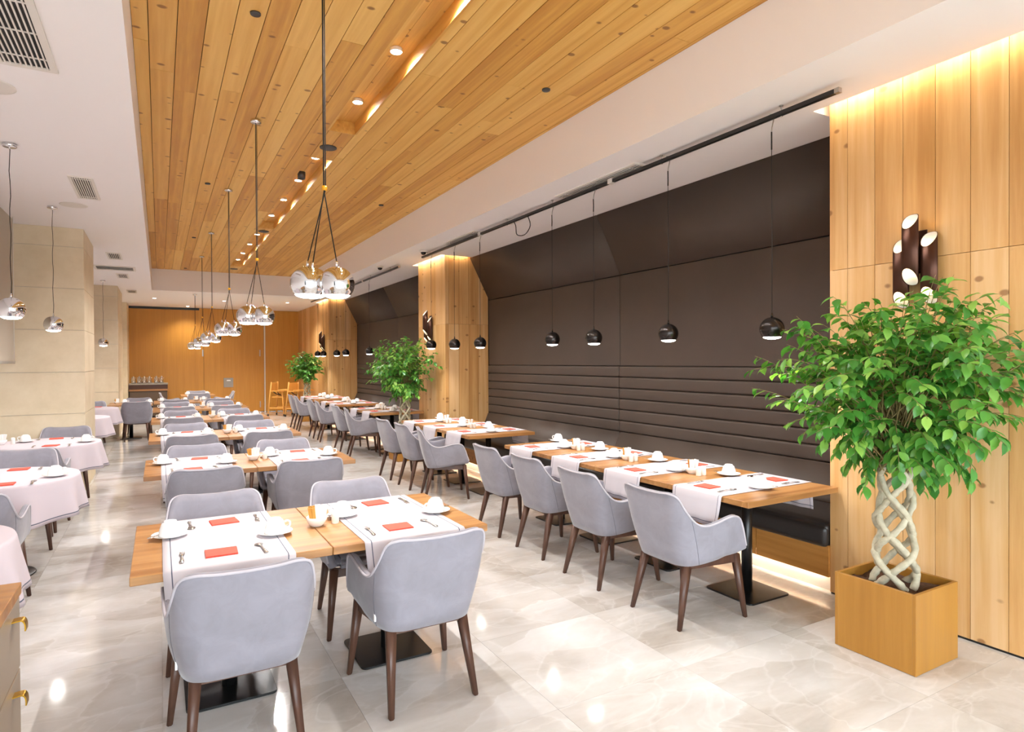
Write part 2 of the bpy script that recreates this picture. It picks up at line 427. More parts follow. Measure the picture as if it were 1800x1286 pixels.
for t0, t1 in TR:
    piece('trough_side', 'pine_y', TX0-.018, TX0, t0, t1, ZW, ZW+DT, tc); piece('trough_side', 'pine_y', TX1, TX1+.018, t0, t1, ZW, ZW+DT, tc)
    piece('trough_end', 'pine_y', TX0, TX1, t0-.018, t0, ZW, ZW+DT, tc); piece('trough_end', 'pine_y', TX0, TX1, t1, t1+.018, ZW, ZW+DT, tc)
    xm = (TX0+TX1)/2
    piece('plank', 'pine_y', TX0, xm-.001, t0, t1, ZW+DT, ZW+DT+.02, tc); piece('plank', 'pine_y', xm+.001, TX1, t0, t1, ZW+DT, ZW+DT+.02, tc)

# ---- timber clad pillars: boards on the faces, a joint at 2.23 m
ZJ = 2.23
def pillar(n, y0, y1, side):
    pl = tag(empty('pillar'), ['pine clad pillar behind the big potted tree', 'pine clad pillar between the two dark panelled bays', 'pine clad pillar at the far end of the dark bays'][n], None, None, 'structure')
    piece('core', 'shadowgap', XP+.02, 5.0, y0+.02, y1-.02, .012, ZT-.09, pl)
    k = max(1, round((y1-y0)/.185)); ys = [y1-(y1-y0)*i/k for i in range(k+1)]
    if n == 0: ys = [2.649, 2.522, 2.339, 2.165, 1.979, 1.794, 1.609, 1.42]
    for b, a in zip(ys, ys[1:]):
        for z0, z1 in ((.012, ZJ), (ZJ, ZT-.09)): piece('board', 'pine_z', XP, XP+.02, a+.0016, b-.0016, z0+.0015, z1-.0015, pl)
    if side:
        xs = [XP+.0]+[XP+.06+.18*i for i in range(5)]
        for a, b in zip(xs, xs[1:]):
            for z0, z1 in ((.012, ZJ), (ZJ, ZT-.09)): piece('board', 'pine_z', a+.0016, b-.0016, y0, y0+.02, z0+.0015, z1-.0015, pl)
    piece('board', 'pine_z', XP+.001, XP+.82, y1-.02, y1, .012, ZT-.09, pl)
    if n == 0: piece('board', 'pine_z', XP+.001, XP+.82, y0, y0+.02, .012, ZT-.09, pl)
    piece('plinth', 'black', XP+.004, XP+.03, y0+.004, y1-.004, 0, .012, pl)
    # LED strip on the ceiling edge, washing the boards
    led = obj('led_strip', box(3.945, 3.96, y0-.02, y1+.04, ZC+.05, ZC+.07), 'led', pl)
    obj('led_strip', box(XP+.05, 4.42, y0-.045, y0-.035, ZC+.05, ZC+.07), 'led', pl)
    return pl
pillar(0, *P1, False); pillar(1, *P2, True); pillar(2, *P3, True)

# ---- dark upholstered wall in two bays
def vpanel(name, x0, x1, y0, y1, z0, z1, parent, mat='dark', bev=.008):
    return obj(name, box(x0, x1, y0, y1, z0, z1, bev, 3), mat, parent)
CH = [1.553, 1.421, 1.288, 1.162, 1.032, .899, .768]
def bay(n, y0, y1, ym):
    w = tag(empty('wall_right'), ['charcoal padded wall behind the nearer benches', 'charcoal padded wall behind the farther bench tables'][n], None, None, 'structure')
    piece('backing', 'black', XD+.03, 5.0, y0, y1, 0, ZT-.1, w)
    zs = 2.645
    for a, b in ((y0, ym), (ym, y1)):
        a += .004; b -= .004
        # leaning upper panel
        bm = bmesh.new()
        pr = [(XD, zs+.006), (XDT, ZC-.002), (XDT+.12, ZC-.002), (XD+.05, zs+.006)]
        v0 = [bm.verts.new((x, a, z)) for x, z in pr]; v1 = [bm.verts.new((x, b, z)) for x, z in pr]
        bm.faces.new(v0); bm.faces.new(list(reversed(v1)))
        for i in range(4): j = (i+1) % 4; bm.faces.new((v0[i], v1[i], v1[j], v0[j]))
        bmesh.ops.recalc_face_normals(bm, faces=bm.faces[:]); bmesh.ops.bevel(bm, geom=bm.edges[:], offset=.006, segments=2, affect='EDGES')
        obj('upper_panel', mesh_of('panel', bm, True), 'dark', w)
        vpanel('wall_panel', XD, XD+.05, a, b, CH[0]+.004, zs-.006, w)
        for zt, zb in zip(CH, CH[1:]): vpanel('channel_pad', XD-.022, XD+.05, a, b, zb+.002, zt-.002, w, bev=.02)
        # sloping back cushion of the bench
        bm = bmesh.new()
        pr = [(XD-.025, CH[6]-.004), (XD+.04, CH[6]-.004), (XD+.04, .43), (XD-.15, .43), (XD-.13, .52)]
        v0 = [bm.verts.new((x, a, z)) for x, z in pr]; v1 = [bm.verts.new((x, b, z)) for x, z in pr]
        bm.faces.new(v0); bm.faces.new(list(reversed(v1)))
        for i in range(5): j = (i+1) % 5; bm.faces.new((v0[i], v1[i], v1[j], v0[j]))
        bmesh.ops.recalc_face_normals(bm, faces=bm.faces[:]); bmesh.ops.bevel(bm, geom=bm.edges[:], offset=.014, segments=3, affect='EDGES')
        obj('back_cushion', mesh_of('cushion', bm, True), 'dark', w)
    # bench in front
    be = thing('bench', ['long black upholstered bench set between the two nearer pillars', 'long black upholstered bench set between the two farther pillars'][n], 'bench', (XP, y0, 0), 0, 'benches along the charcoal wall')
    def loc(o): o.location = o.location-Vector((XP, y0, 0)); return o
    for a, b in ((y0, ym), (ym, y1)):
        c = obj('seat_cushion', box(4.0, XD-.16, a+.006, b-.006, .33, .475, .035, 4), 'leather', be); loc(c)
        loc(obj('front_roll', box(3.985, 4.12, a+.006, b-.006, .315, .462, .04, 4), 'leather', be))
    k = round((y1-y0)/.62)
    for i in range(k): loc(piece('board', 'pine_bench', 4.015, 4.04, y0+(y1-y0)*i/k+.003, y0+(y1-y0)*(i+1)/k-.003, .112, .33, be))
    loc(obj('carcass', box(4.04, XD-.02, y0+.002, y1-.002, .15, .335), 'black', be))
    loc(obj('plinth', box(4.075, 4.09, y0+.002, y1-.002, 0.0, .15), 'whitemetal', be))
    loc(obj('led_strip', box(4.041, 4.053, y0+.05, y1-.05, .139, .149), 'ledw', be))
    return be
bay(0, P1[1], P2[0], 5.86); bay(1, P2[1], P3[0], 13.85)
# timber wall between the last pillar and the back wall
ws = tag(empty('wall_right'), 'pine wall between last pillar and back wall', None, None, 'structure')
for i in range(17):
    y0 = P3[1]+(YB-P3[1])*i/17; y1 = P3[1]+(YB-P3[1])*(i+1)/17
    piece('board', 'pine_z', XP+.06, XP+.1, y0+.0015, y1-.0015, .0, ZC, ws)
piece('wall_right', 'white', XP+.02, 5.0, YN, P1[0], 0, ZC, None)['kind'] = 'structure'

# ---- back wall: folding veneer panels
wb = tag(empty('wall_back'), 'orange oak veneer folding wall across the far end', None, None, 'structure')
piece('backing', 'shadowgap', XW-.1, 5.0, YB+.03, YB+.15, 0, ZC, wb)
for a, b in ((-1.0, 1.215), (1.215, 2.995), (3.04, 4.13)): piece('panel', 'veneer_z', a+.004, b-.004, YB, YB+.03, .02, ZC-.005, wb)
piece('edge_strip', 'whitemetal', 2.998, 3.037, YB-.012, YB+.03, .0, ZC-.005, wb)
piece('top_track', 'black', -1.0, 1.1, YB-.02, YB+.02, ZC-.07, ZC-.001, wb)
for x, z0, z1 in ((1.19, 1.82, 2.03), (2.87, 1.82, 2.03), (2.87, .15, .35)): piece('hinge', 'satin', x-.015, x+.015, YB-.012, YB, z0, z1, wb)

# ---- stone columns in courses, window wall beside the round tables
ZCO = [3.09, 2.565, 2.04, 1.51, .985, .46]
def column(n, x0, x1, y0, y1):
    c = tag(empty('column'), ['cream limestone column behind the second round table with pendants', 'cream limestone column beside the side table', 'cream limestone column next to the sideboard'][n], None, None, 'structure')
    piece('core', 'grout', x0+.01, x1-.01, y0+.01, y1-.01, 0, ZC, c)
    zz = [ZC]+ZCO+[0]
    for b, a in zip(zz, zz[1:]): piece('stone_slab', 'stone', x0, x1, y0, y1, a+.0025, b-.0025, c)
column(0, -1.9, -.828, 9.59, 10.95); column(1, -1.75, -.79, 16.26, 18.1); column(2, -1.75, -.785, 20.6, YB)
wl = tag(empty('wall_left'), 'white window wall beside the round tables', None, None, 'structure')
piece('wall_panel', 'white', XW-.1, XW, YN, YB, 0, .25, wl); piece('wall_panel', 'white', XW-.1, XW, YN, YB, 2.9, ZC, wl)
piece('wall_panel', 'white', XW-.1, XW, -.9, YB, .25, 2.9, wl)
pc = [YN, -.9]
for i, (a, b) in enumerate(zip(pc, pc[1:])):
    piece('pier', 'white', XW-.1, XW, a, a+.3, .25, 2.9, wl)
    wn = tag(empty('window_%d' % (i+1)), None, None, None, 'structure')
    piece('pane', 'glass', XW-.055, XW-.045, a+.3, b, .25, 2.9, wn)
    piece('mullion', 'greymetal', XW-.08, XW-.02, (a+.3+b)/2-.02, (a+.3+b)/2+.02, .25, 2.9, wn)
wr = tag(empty('wall_front'), 'glazed shopfront wall opposite the veneer wall', None, None, 'structure')
piece('wall_panel', 'white', XW-.1, 5., YN-.1, YN, 2.95, ZC, wr); piece('wall_panel', 'white', XW-.1, 5., YN-.1, YN, 0, .15, wr)
for i in range(5): piece('pier', 'greymetal', -1.9+i*1.45, -1.8+i*1.45, YN-.1, YN, .15, 2.95, wr)
for i in range(4):
    wn = tag(empty('window_%d' % (i+2)), None, None, None, 'structure')
    piece('pane', 'glass', -1.8+i*1.45, -.45+i*1.45, YN-.055, YN-.045, .15, 2.95, wn)
piece('wall_panel', 'white', 4.0, 5.0, YN-.1, YN, .15, 2.95, wr)
# roller blind hanging from the ceiling edge in front of the first column
bl = thing('roller_blind', 'greige roller blind hanging from ceiling beside the first stone column', 'blind', (-1.49, 8.3, 1.62))
obj('fabric', box(-.002, .002, -.9, .98, .02, ZC-1.63), 'blind', bl); obj('bottom_bar', box(-.01, .01, -.9, .98, 0, .03), 'greymetal', bl)
obj('cord', tube([(.03, .8, .01), (.03, .8, ZC-1.63)], .004, 6), 'whitemetal', bl)

# ================================================================== CHAIRS
def chair_spec():
    top = [(0, -.315, .812), (.11, -.316, .816), (.19, -.312, .822), (.24, -.287, .8), (.262, -.243, .722), (.275, -.175, .648), (.282, -.10, .622), (.287, -.01, .632),
           (.29, .08, .652), (.29, .14, .655), (.287, .186, .634), (.283, .216, .58), (.278, .24, .51), (.27, .262, .452)]
    bot = [(0, -.212, .368), (.09, -.212, .368), (.15, -.207, .369), (.2, -.182, .371), (.226, -.135, .375), (.238, -.08, .38), (.245, -.03, .386), (.25, .03, .393),
           (.253, .09, .405), (.255, .14, .408), (.256, .18, .411), (.256, .205, .413), (.254, .23, .415), (.25, .252, .417)]
    n = 4
    T_, B_ = cr(top, n), cr(bot, n)
    full = lambda L: [(-x, y, z) for x, y, z in reversed(L[1:])]+list(L)
    T_, B_ = [Vector(p) for p in full(T_)], [Vector(p) for p in full(B_)]
    N = len(T_)
    nor = []
    for i in range(N):
        d = T_[min(i+1, N-1)]-T_[max(i-1, 0)]; d.z = 0
        if d.length < .004: d = B_[min(i+1, N-1)]-B_[max(i-1, 0)]; d.z = 0
        d.normalize(); nn = Vector((-d.y, d.x, 0))
        nor.append(nn)
    # smooth the inward normals
    for _ in range(6): nor = [(nor[max(i-1, 0)]+nor[i]+nor[min(i+1, N-1)]).normalized() for i in range(N)]
    bm = bmesh.new(); cols = []
    vv = [0, .12, .3, .5, .7, .86, .96, 1.]
    for i in range(N):
        c = []
        base = B_[i]; tp = T_[i]
        under = Vector((base.x*.86, base.y*.86, base.z-.006)); c.append(bm.verts.new(under))
        for v in vv:
            p = base.lerp(tp, v); p = p-nor[i]*(.012*math.sin(PI*v)); c.append(bm.verts.new(p))
        th = .034
        c.append(bm.verts.new(tp+nor[i]*th*.5+Vector((0, 0, .008))))
        for v in (1., .93, .8, .6, .4, .2):
            p = base.lerp(tp, v); c.append(bm.verts.new(p+nor[i]*(th+.016*(1-v))-Vector((0, 0, .002))))
        cols.append(c)
    for a, b in zip(cols, cols[1:]):
        for k in range(len(a)-1): bm.faces.new((a[k], b[k], b[k+1], a[k+1]))
    for c in (cols[0], cols[-1]):
        m = len(c)
        try: bm.faces.new(c)
        except ValueError: pass
    bm.faces.new([c[0] for c in cols])
    bmesh.ops.recalc_face_normals(bm, faces=bm.faces[:])
    shell = M_(mesh_of('chair_shell', bm, True), 'velvet')
    pip = M_(tube([p-nor[i]*.001 for i, p in enumerate(T_)], .0062, 6, 'chair_piping'), 'piping')
    bm = bmesh.new(); b_box(bm, -.222, .222, -.2, .275, .405, .478)
    for v in bm.verts:
        if v.co.y < 0: v.co.x *= .86
    bmesh.ops.bevel(bm, geom=bm.edges[:], offset=.028, segments=4, affect='EDGES')
    seat = M_(mesh_of('chair_seat', bm, True), 'velvet')
    bm = bmesh.new()
    b_box(bm, -.225, .225, .205, .23, .352, .402); b_box(bm, -.18, .18, -.17, -.145, .345, .388)
    for s in (-1, 1):
        q = [(s*.24, .22), (s*.215, .22), (s*.17, -.16), (s*.195, -.16)]
        a = [bm.verts.new((x, y, .347)) for x, y in q]; b = [bm.verts.new((x, y, .402 if y > 0 else .388)) for x, y in q]
        bm.faces.new(a); bm.faces.new(list(reversed(b)))
        for i in range(4): j = (i+1) % 4; bm.faces.new((a[i], b[i], b[j], a[j]))
    bmesh.ops.recalc_face_normals(bm, faces=bm.faces[:])
    frame = M_(mesh_of('chair_frame', bm), 'walnut')
    legs = []
    for s in (-1, 1):
        legs.append(('leg', M_(prism((s*.225, .212, .40), (s*.268, .255, 0), .046, .024, 'front_leg'), 'walnut'), []))
        legs.append(('leg', M_(prism((s*.18, -.155, .385), (s*.212, -.252, 0), .046, .024, 'rear_leg', .05, .026), 'walnut'), []))
    seams = []
    for s in (-1, 1):
        i = N//2+s*int(4.6*n)
        pts = [B_[i].lerp(T_[i], v)-nor[i]*(.012*math.sin(PI*v)+.0004) for v in (0., .25, .5, .75, .93)]
        seams.append(('seam', M_(tube(pts, .0016, 5, 'chair_seam'), 'seam')))
    i = N//2-int(4.6*n); p = B_[i].lerp(T_[i], .16)-nor[i]*.0075
    tagm = M_(box(p.x-.004, p.x+.004, p.y-.008, p.y+.008, p.z-.017, p.z+.017, name='chair_tag'), 'tag')
    spec = [('upholstered_shell', shell, seams), ('piping', pip, []), ('seat', seat, []), ('seat_frame', frame, [])]+legs
    return spec, tagm
CHAIR, TAGM = chair_spec()
def chair(x, y, face, label, group):
    """face: direction the sitter looks, in degrees from +X"""
    return place(CHAIR, 'armchair', label, 'chair', (x, y, 0), math.radians(face-90), group)

# ================================================================== TABLES AND TABLEWARE
def table_spec(hx, hy, name):
    top = M_(box(-hx+.0015, hx-.0015, -hy, hy, .712, .75, .003, 1, name+'_top'), 'oak_x')
    post = M_(lathe([(0, .012), (.036, .012), (.036, .70), (0, .70)], 20, name+'_post'), 'black')
    base = M_(plate(rrect(.2, .2, .03), 0, .012, .003, name+'_base'), 'black')
    br = bmesh.new(); b_box(br, -.25, .25, -.03, .03, .69, .712); b_box(br, -.03, .03, -.25, .25, .688, .711)
    brm = M_(mesh_of(name+'_bracket', br), 'black')
    return [('table_top', top, []), ('post', post, []), ('base_plate', base, []), ('bracket', brm, [])]
TAB_C = table_spec(.409, .4585, 'central_table')
TAB_B = table_spec(.45, .385, 'bench_table')      # long side runs to the wall
def runner_mesh(L, hang, name, w=.53):
    """strip along local y over a table of half length L/2, hanging at both ends; uv in metres"""
    ys = []
    hl = L/2; r = .012
    rows = [(-hl-.028, .752-hang), (-hl-.024, .752-hang*.75), (-hl-.016, .752-hang*.5), (-hl-.011, .752-hang*.25), (-hl-.007, .745), (-hl+.004, .7525)]
    rows += [(-hl+L*i/10, .7525) for i in range(1, 10)]
    rows += [(-y, z) for y, z in reversed(rows[:6])]
    bm = bmesh.new(); uvl = bm.loops.layers.uv.new('UVMap'); grid = []; nx = 14; acc = 0; lens = []
    for i, (y, z) in enumerate(rows):
        if i: acc += math.hypot(y-rows[i-1][0], z-rows[i-1][1])
        lens.append(acc)
    for i, (y, z) in enumerate(rows):
        line = []
        for k in range(nx+1):
            x = -w/2+w*k/nx
            dep = max(0, .745-z)/hang if z < .745 else 0
            yo = .007*dep*math.sin(k*1.35+(0 if y < 0 else 2))*(1 if y > 0 else -1)
            line.append(bm.verts.new((x*(1-.05*dep), y+yo+(.006*dep if y > 0 else -.006*dep), z)))
        grid.append(line)
    for i in range(len(rows)-1):
        for k in range(nx):
            f = bm.faces.new((grid[i][k], grid[i][k+1], grid[i+1][k+1], grid[i+1][k]))
            for lp, (ii, kk) in zip(f.loops, ((i, k), (i, k+1), (i+1, k+1), (i+1, k))):
                u = -w/2+w*kk/nx; v = lens[ii]-acc/2
                lp[uvl].uv = (u*.53/w, v/(acc/2)*.66)
    me = mesh_of(name, bm, True); me.materials.append(MAT['runner'])
    return me
RUN_C = runner_mesh(.917, .2, 'central_runner'); RUN_B = runner_mesh(.90, .2, 'bench_runner', .43)
def thick(o, t=.0016):
    m = o.modifiers.new('thickness', 'SOLIDIFY'); m.thickness = t; m.offset = 1; return o

SAUCER = M_(lathe([(0, .004), (.03, .004), (.032, 0), (.036, .001), (.05, .006), (.074, .014), (.0755, .0155), (.073, .0155), (.05, .009), (.034, .0055), (0, .0055)], 28, 'saucer', scale=1.12), 'china')
def cup_spec():
    body = M_(lathe([(.041, .006), (.0435, .0065), (.0435, .012), (.042, .03), (.0395, .038), (.034, .056), (.03, .062), (.024, .064), (.024, .069), (.021, .069), (.021, .065), (0, .065)], 26, 'cup_body', scale=1.18), 'china')
    pts = [(.04, 0, .047), (.052, 0, .05), (.062, 0, .044), (.064, 0, .034), (.058, 0, .023), (.043, 0, .02)]
    return [('body', body, []), ('handle', M_(tube([tuple(1.18*q for q in p) for p in cr(pts, 4)], .005, 7, 'cup_handle'), 'china'), [])]
CUP = cup_spec()
def outline_mesh(half, z0, z1, name, tines=False, bowl=0.):
    """flat cutlery from a half outline [(halfwidth, y)]; tines cut the head"""
    bm = bmesh.new()
    def strip(prof, xo=0.):
        rows = []
        for hw, y in prof:
            zz = z0+.004*math.sin((y+.09)/.18*PI)
            rows.append([bm.verts.new((xo+sx*hw, y, zz+dz)) for sx, dz in ((-1, z1*.5), (1, z1*.5), (1, z1), (-1, z1))])
        for a, b in zip(rows, rows[1:]):
            for i in range(4): j = (i+1) % 4; bm.faces.new((a[i], a[j], b[j], b[i]))
        bm.faces.new(rows[0]); bm.faces.new(list(reversed(rows[-1])))
    strip(half)
    if tines:
        for i in range(4): strip([(.0016, .04), (.0013, .088)], -.0087+.0058*i)
    bmesh.ops.recalc_face_normals(bm, faces=bm.faces[:])
    return M_(mesh_of(name, bm, True), 'steel')
FORK = outline_mesh([(.006, -.09), (.0085, -.085), (.008, -.06), (.0045, -.03), (.0035, .01), (.007, .022), (.0112, .03), (.0112, .042)], .001, .003, 'fork', True)
SPOON = outline_mesh([(.006, -.09), (.0085, -.085), (.008, -.06), (.0045, -.03), (.0035, .03), (.008, .042), (.0165, .055), (.019, .068), (.017, .08), (.01, .09), (.003, .094)], .001, .003, 'spoon')
KNIFE = outline_mesh([(.006, -.1), (.009, -.095), (.0085, -.04), (.0055, -.01), (.0095, 0), (.0105, .05), (.008, .09), (.002, .104)], .001, .003, 'knife')
TEASP = outline_mesh([(.004, -.062), (.0055, -.058), (.003, -.01), (.0025, .022), (.006, .03), (.011, .04), (.0115, .05), (.007, .062), (.002, .065)], .001, .0025, 'teaspoon')
def napkin_mesh():
    bm = bmesh.new()
    q0 = [(-.068, -.06), (.064, -.058), (.068, .058), (-.066, .062)]
    for z0, z1, sc in ((0, .003, 1.0), (.0034, .0065, .97)):
        a = [bm.verts.new((x*sc, y*sc, z0)) for x, y in q0]; b = [bm.verts.new((x*sc, y*sc, z1)) for x, y in q0]
        bm.faces.new(list(reversed(a))); bm.faces.new(b)
        for i in range(4): j = (i+1) % 4; bm.faces.new((a[i], a[j], b[j], b[i]))
    b_box(bm, -.068, -.062, -.059, .061, .0005, .006)
    bmesh.ops.recalc_face_normals(bm, faces=bm.faces[:])
    return M_(mesh_of('napkin', bm), 'red')
NAPKIN = napkin_mesh()
BOWL = M_(lathe([(0, .003), (.024, .003), (.026, 0), (.03, .002), (.042, .015), (.051, .034), (.0545, .05), (.0525, .051), (.047, .034), (.038, .017), (.02, .008), (0, .007)], 28, 'sugar_bowl'), 'china')
SHAKER = [('body', M_(lathe([(0, 0), (.02, 0), (.021, .003), (.0195, .05), (.0185, .058), (0, .058)], 20, 'shaker_body'), 'ceramic'), []),
          ('cap', M_(lathe([(.0186, .0575), (.0175, .066), (.012, .0705), (0, .0715)], 20, 'shaker_cap'), 'ceramic'), [])]
SACH_W = M_(box(-.014, .014, -.0025, .0025, 0, .09, .0015, 1, 'sachet_white'), 'sachet')
SACH_B = M_(box(-.009, .009, -.0028, .0028, 0, .086, .0015, 1, 'sachet_brown'), 'sugar')
rg = random.Random(11)
def setting(cx, cy, zt, face, seat, where, detail, cx_=.24, cy_=-.10):
    """one place: napkin, fork, spoon, cup on saucer with teaspoon; face = direction the guest looks (degrees from +X)"""
    R = math.radians(face-90); c, s = math.cos(R), math.sin(R)
    def at(x, y): return (cx+x*c-y*s, cy+x*s+y*c)
    def put(me, name, lab, cat, x, y, z, rz, grp):
        px, py = at(x+rg.uniform(-.012, .012), y+rg.uniform(-.012, .012))
        o = obj(name, me, None, None, (px, py, z), (0, 0, R+rz)); return tag(o, lab, cat, grp)
    w = f'{seat} {where}'
    put(NAPKIN, 'napkin', f'folded red paper napkin at {w}', 'napkin', -.03, -.30, zt+.0022, rg.uniform(-.12, .12), 'red napkins')
    x, y = cx_+rg.uniform(-.015, .015), cy_+rg.uniform(-.015, .015); px, py = at(x, y)
    tag(obj('saucer', SAUCER, None, None, (px, py, zt+.0022)), f'white china saucer at {w}', 'saucer', 'white saucers')
    place(CUP, 'coffee_cup', f'white upturned coffee cup at {w}', 'cup', (px, py, zt+.0026), R+rg.uniform(-.6, .6)+(PI if rg.random() < .4 else 0), 'upturned white cups')
    if detail > 0:
        put(FORK, 'fork', f'steel fork at {w}', 'fork', -.185, -.28, zt+.002, rg.uniform(-.05, .05), 'table forks')
        put(SPOON, 'spoon', f'steel spoon at {w}', 'spoon', .135, -.31, zt+.002, rg.uniform(-.05, .12), 'table spoons')
    if detail > 1:
        a = R-.9+rg.uniform(-.3, .3)
        tag(obj('teaspoon', TEASP, None, None, (px+.05*math.cos(a+1.2), py+.05*math.sin(a+1.2), zt+.0165), (0, 0, a)), f'teaspoon on the saucer at {w}', 'teaspoon', 'teaspoons on saucers')
def condiments(x, y, zt, where, nsh, detail, bench=False):
    tag(obj('sugar_bowl', BOWL, None, None, (x, y, zt)), f'white sugar bowl of sachets on {where}', 'bowl', 'sugar bowls')
    k = 9 if detail else 5
    for i in range(k):
        br = i < (4 if detail else 2)
        u = (i+.5)/k*2-1; ox, oy = .030*u, .016*(1 if i % 2 else -1)*(1-.5*abs(u))
        if bench: ox, oy = -oy, -ox
        o = obj('sugar_sachet', SACH_B if br else SACH_W, None, None, (x+ox, y+oy, zt+.02), (-oy*6+rg.uniform(-.1, .1), ox*6+rg.uniform(-.08, .08), rg.uniform(-.5, .5)))
        tag(o, f'{"brown" if br else "white"} paper sugar sachet in bowl on {where}', 'sachet', 'sugar sachets')
    for i in range(nsh):
        px, py = (x+.1, y+.01) if not bench else (x-.025+.05*i, y-.088)
        place(SHAKER, 'salt_shaker', f'small white salt or pepper shaker on {where}', 'shaker', (px, py, zt), 0, 'salt and pepper shakers')

# ---- central rows: pairs of tables across the room
ROWS = [2.95, 5.52, 7.96, 10.5, 13.05, 15.55]
XT = [(-.115, .703), (.703, 1.52)]
side = ['column-side', 'bench-side']
for r, y0 in enumerate(ROWS):
    y1 = y0+.917; yc = (y0+y1)/2
    row = f'{ORD[r]} central row from drawer chest'
    for s, (a, b) in enumerate(XT):
        xc = (a+b)/2; w = f'{side[s]} table, {row}'
        place(TAB_C, 'dining_table', f'oak topped {w}', 'table', (xc, yc, 0), 0, 'central dining tables')
        rx = xc-.024 if s == 0 else xc+.006
        tag(thick(obj('table_runner', RUN_C, None, None, (rx, yc, 0))), f'pale linen runner over the {w}', 'table runner', 'linen runners')
        jx, jy, ja = rg.uniform(-.02, .02), rg.uniform(-.02, .02), rg.uniform(-3, 3)
        if r == 0: jx = jy = ja = 0
        oy = -.04 if (r == 0 and s == 0) else .01
        k = chair(xc+jx, y0+oy+jy, 90+ja, f'grey velvet armchair facing back wall, {w}', 'chairs at the central tables')
        if r == 0: obj('tag', TAGM, None, k)
        if r < 5: chair(xc+jx*.5, y1+.045+jy, -90+ja, f'grey velvet armchair facing away from back wall, {w}', 'chairs at the central tables')
        d = 2 if r < 2 else (1 if r < 4 else 0)
        setting(rx, yc, .7525, 90, 'near place,', w, d)
        setting(rx, yc, .7525, -90, 'far place,', w, d)
    condiments(.72, yc-.03, .7502, f'the {row}', 1, r < 3)
# last table before the back wall, with chairs at its ends
place(TAB_C, 'dining_table', 'oak topped table closest to the veneer back wall', 'table', (.9, 18.95, 0), 0, 'central dining tables')
tag(thick(obj('table_runner', RUN_C, None, None, (.9, 18.95, 0))), 'pale linen runner on the table closest to the veneer wall', 'table runner', 'linen runners')
chair(.3, 18.95, 0, 'grey velvet armchair at the sideboard end of the table closest to veneer wall', 'chairs at the central tables')
chair(1.5, 18.95, 180, 'grey velvet armchair at the high-chair end of the table closest to veneer wall', 'chairs at the central tables')
chair(.9, 18.45, 90, 'grey velvet armchair facing veneer wall at the table closest to it', 'chairs at the central tables')
chair(.9, 19.5, -90, 'grey velvet armchair between veneer wall and its closest table', 'chairs at the central tables')
setting(.9, 18.95, .7525, 90, 'near place,', 'table closest to the veneer wall', 0)
setting(.9, 18.95, .7525, -90, 'far place,', 'table closest to the veneer wall', 0)

# ---- tables along the bench
def bench_run(ys, n, wd, run, chairs, detail, conds):
    for i in range(n):
        yc = ys+wd*(i+.5)
        w = f'{ORD[i]} table, {run}'
        t = place(TAB_B, 'dining_table', f'oak topped table against the bench, {w}', 'table', (3.565, yc, 0), 0, 'bench tables')
        ry = yc+.03
        tag(thick(obj('table_runner', RUN_B, None, None, (3.565, ry, 0), (0, 0, PI/2))), f'pale linen runner over the {w}', 'table runner', 'linen runners')
        cx, cy, fa = chairs[i]
        chair(cx, cy, fa, f'grey velvet armchair facing the bench, {w}', 'chairs facing the bench')
        setting(3.565, ry, .7525, 0, 'aisle-side place,', w, detail, .17, -.05)
        setting(3.565, ry, .7525, 180, 'bench-side place,', w, detail, .26, -.14)
        if i in conds: condiments(3.55, yc+wd*.5+(.11 if i < n-1 else -.06), .7502, w, 2, detail > 1, True)
bench_run(2.58, 4, .77, 'four-table bench run from big tree', [(2.945, 2.944, 0), (2.93, 3.71, 0), (2.95, 4.473, 0), (2.95, 5.22, 0)], 2, (0, 1, 2))
bench_run(6.5, 3, .78, 'three-table bench run, from big tree side', [(2.98, 6.93, -16), (2.98, 7.64, 0), (2.98, 8.42, 2)], 1, (0, 1))
bench_run(10.2, 2, .775, 'bench pair behind middle tree', [(3.07, 10.66, -10), (3.08, 11.5, 0)], 1, (0,))
bench_run(12.62, 2, .775, 'second bench pair behind middle tree', [(3.08, 13.0, -6), (3.08, 13.76, 0)], 0, (0,))
bench_run(14.92, 2, .775, 'last bench pair by far tree', [(3.08, 15.25, -4), (3.08, 15.97, 0)], 0, (0,))

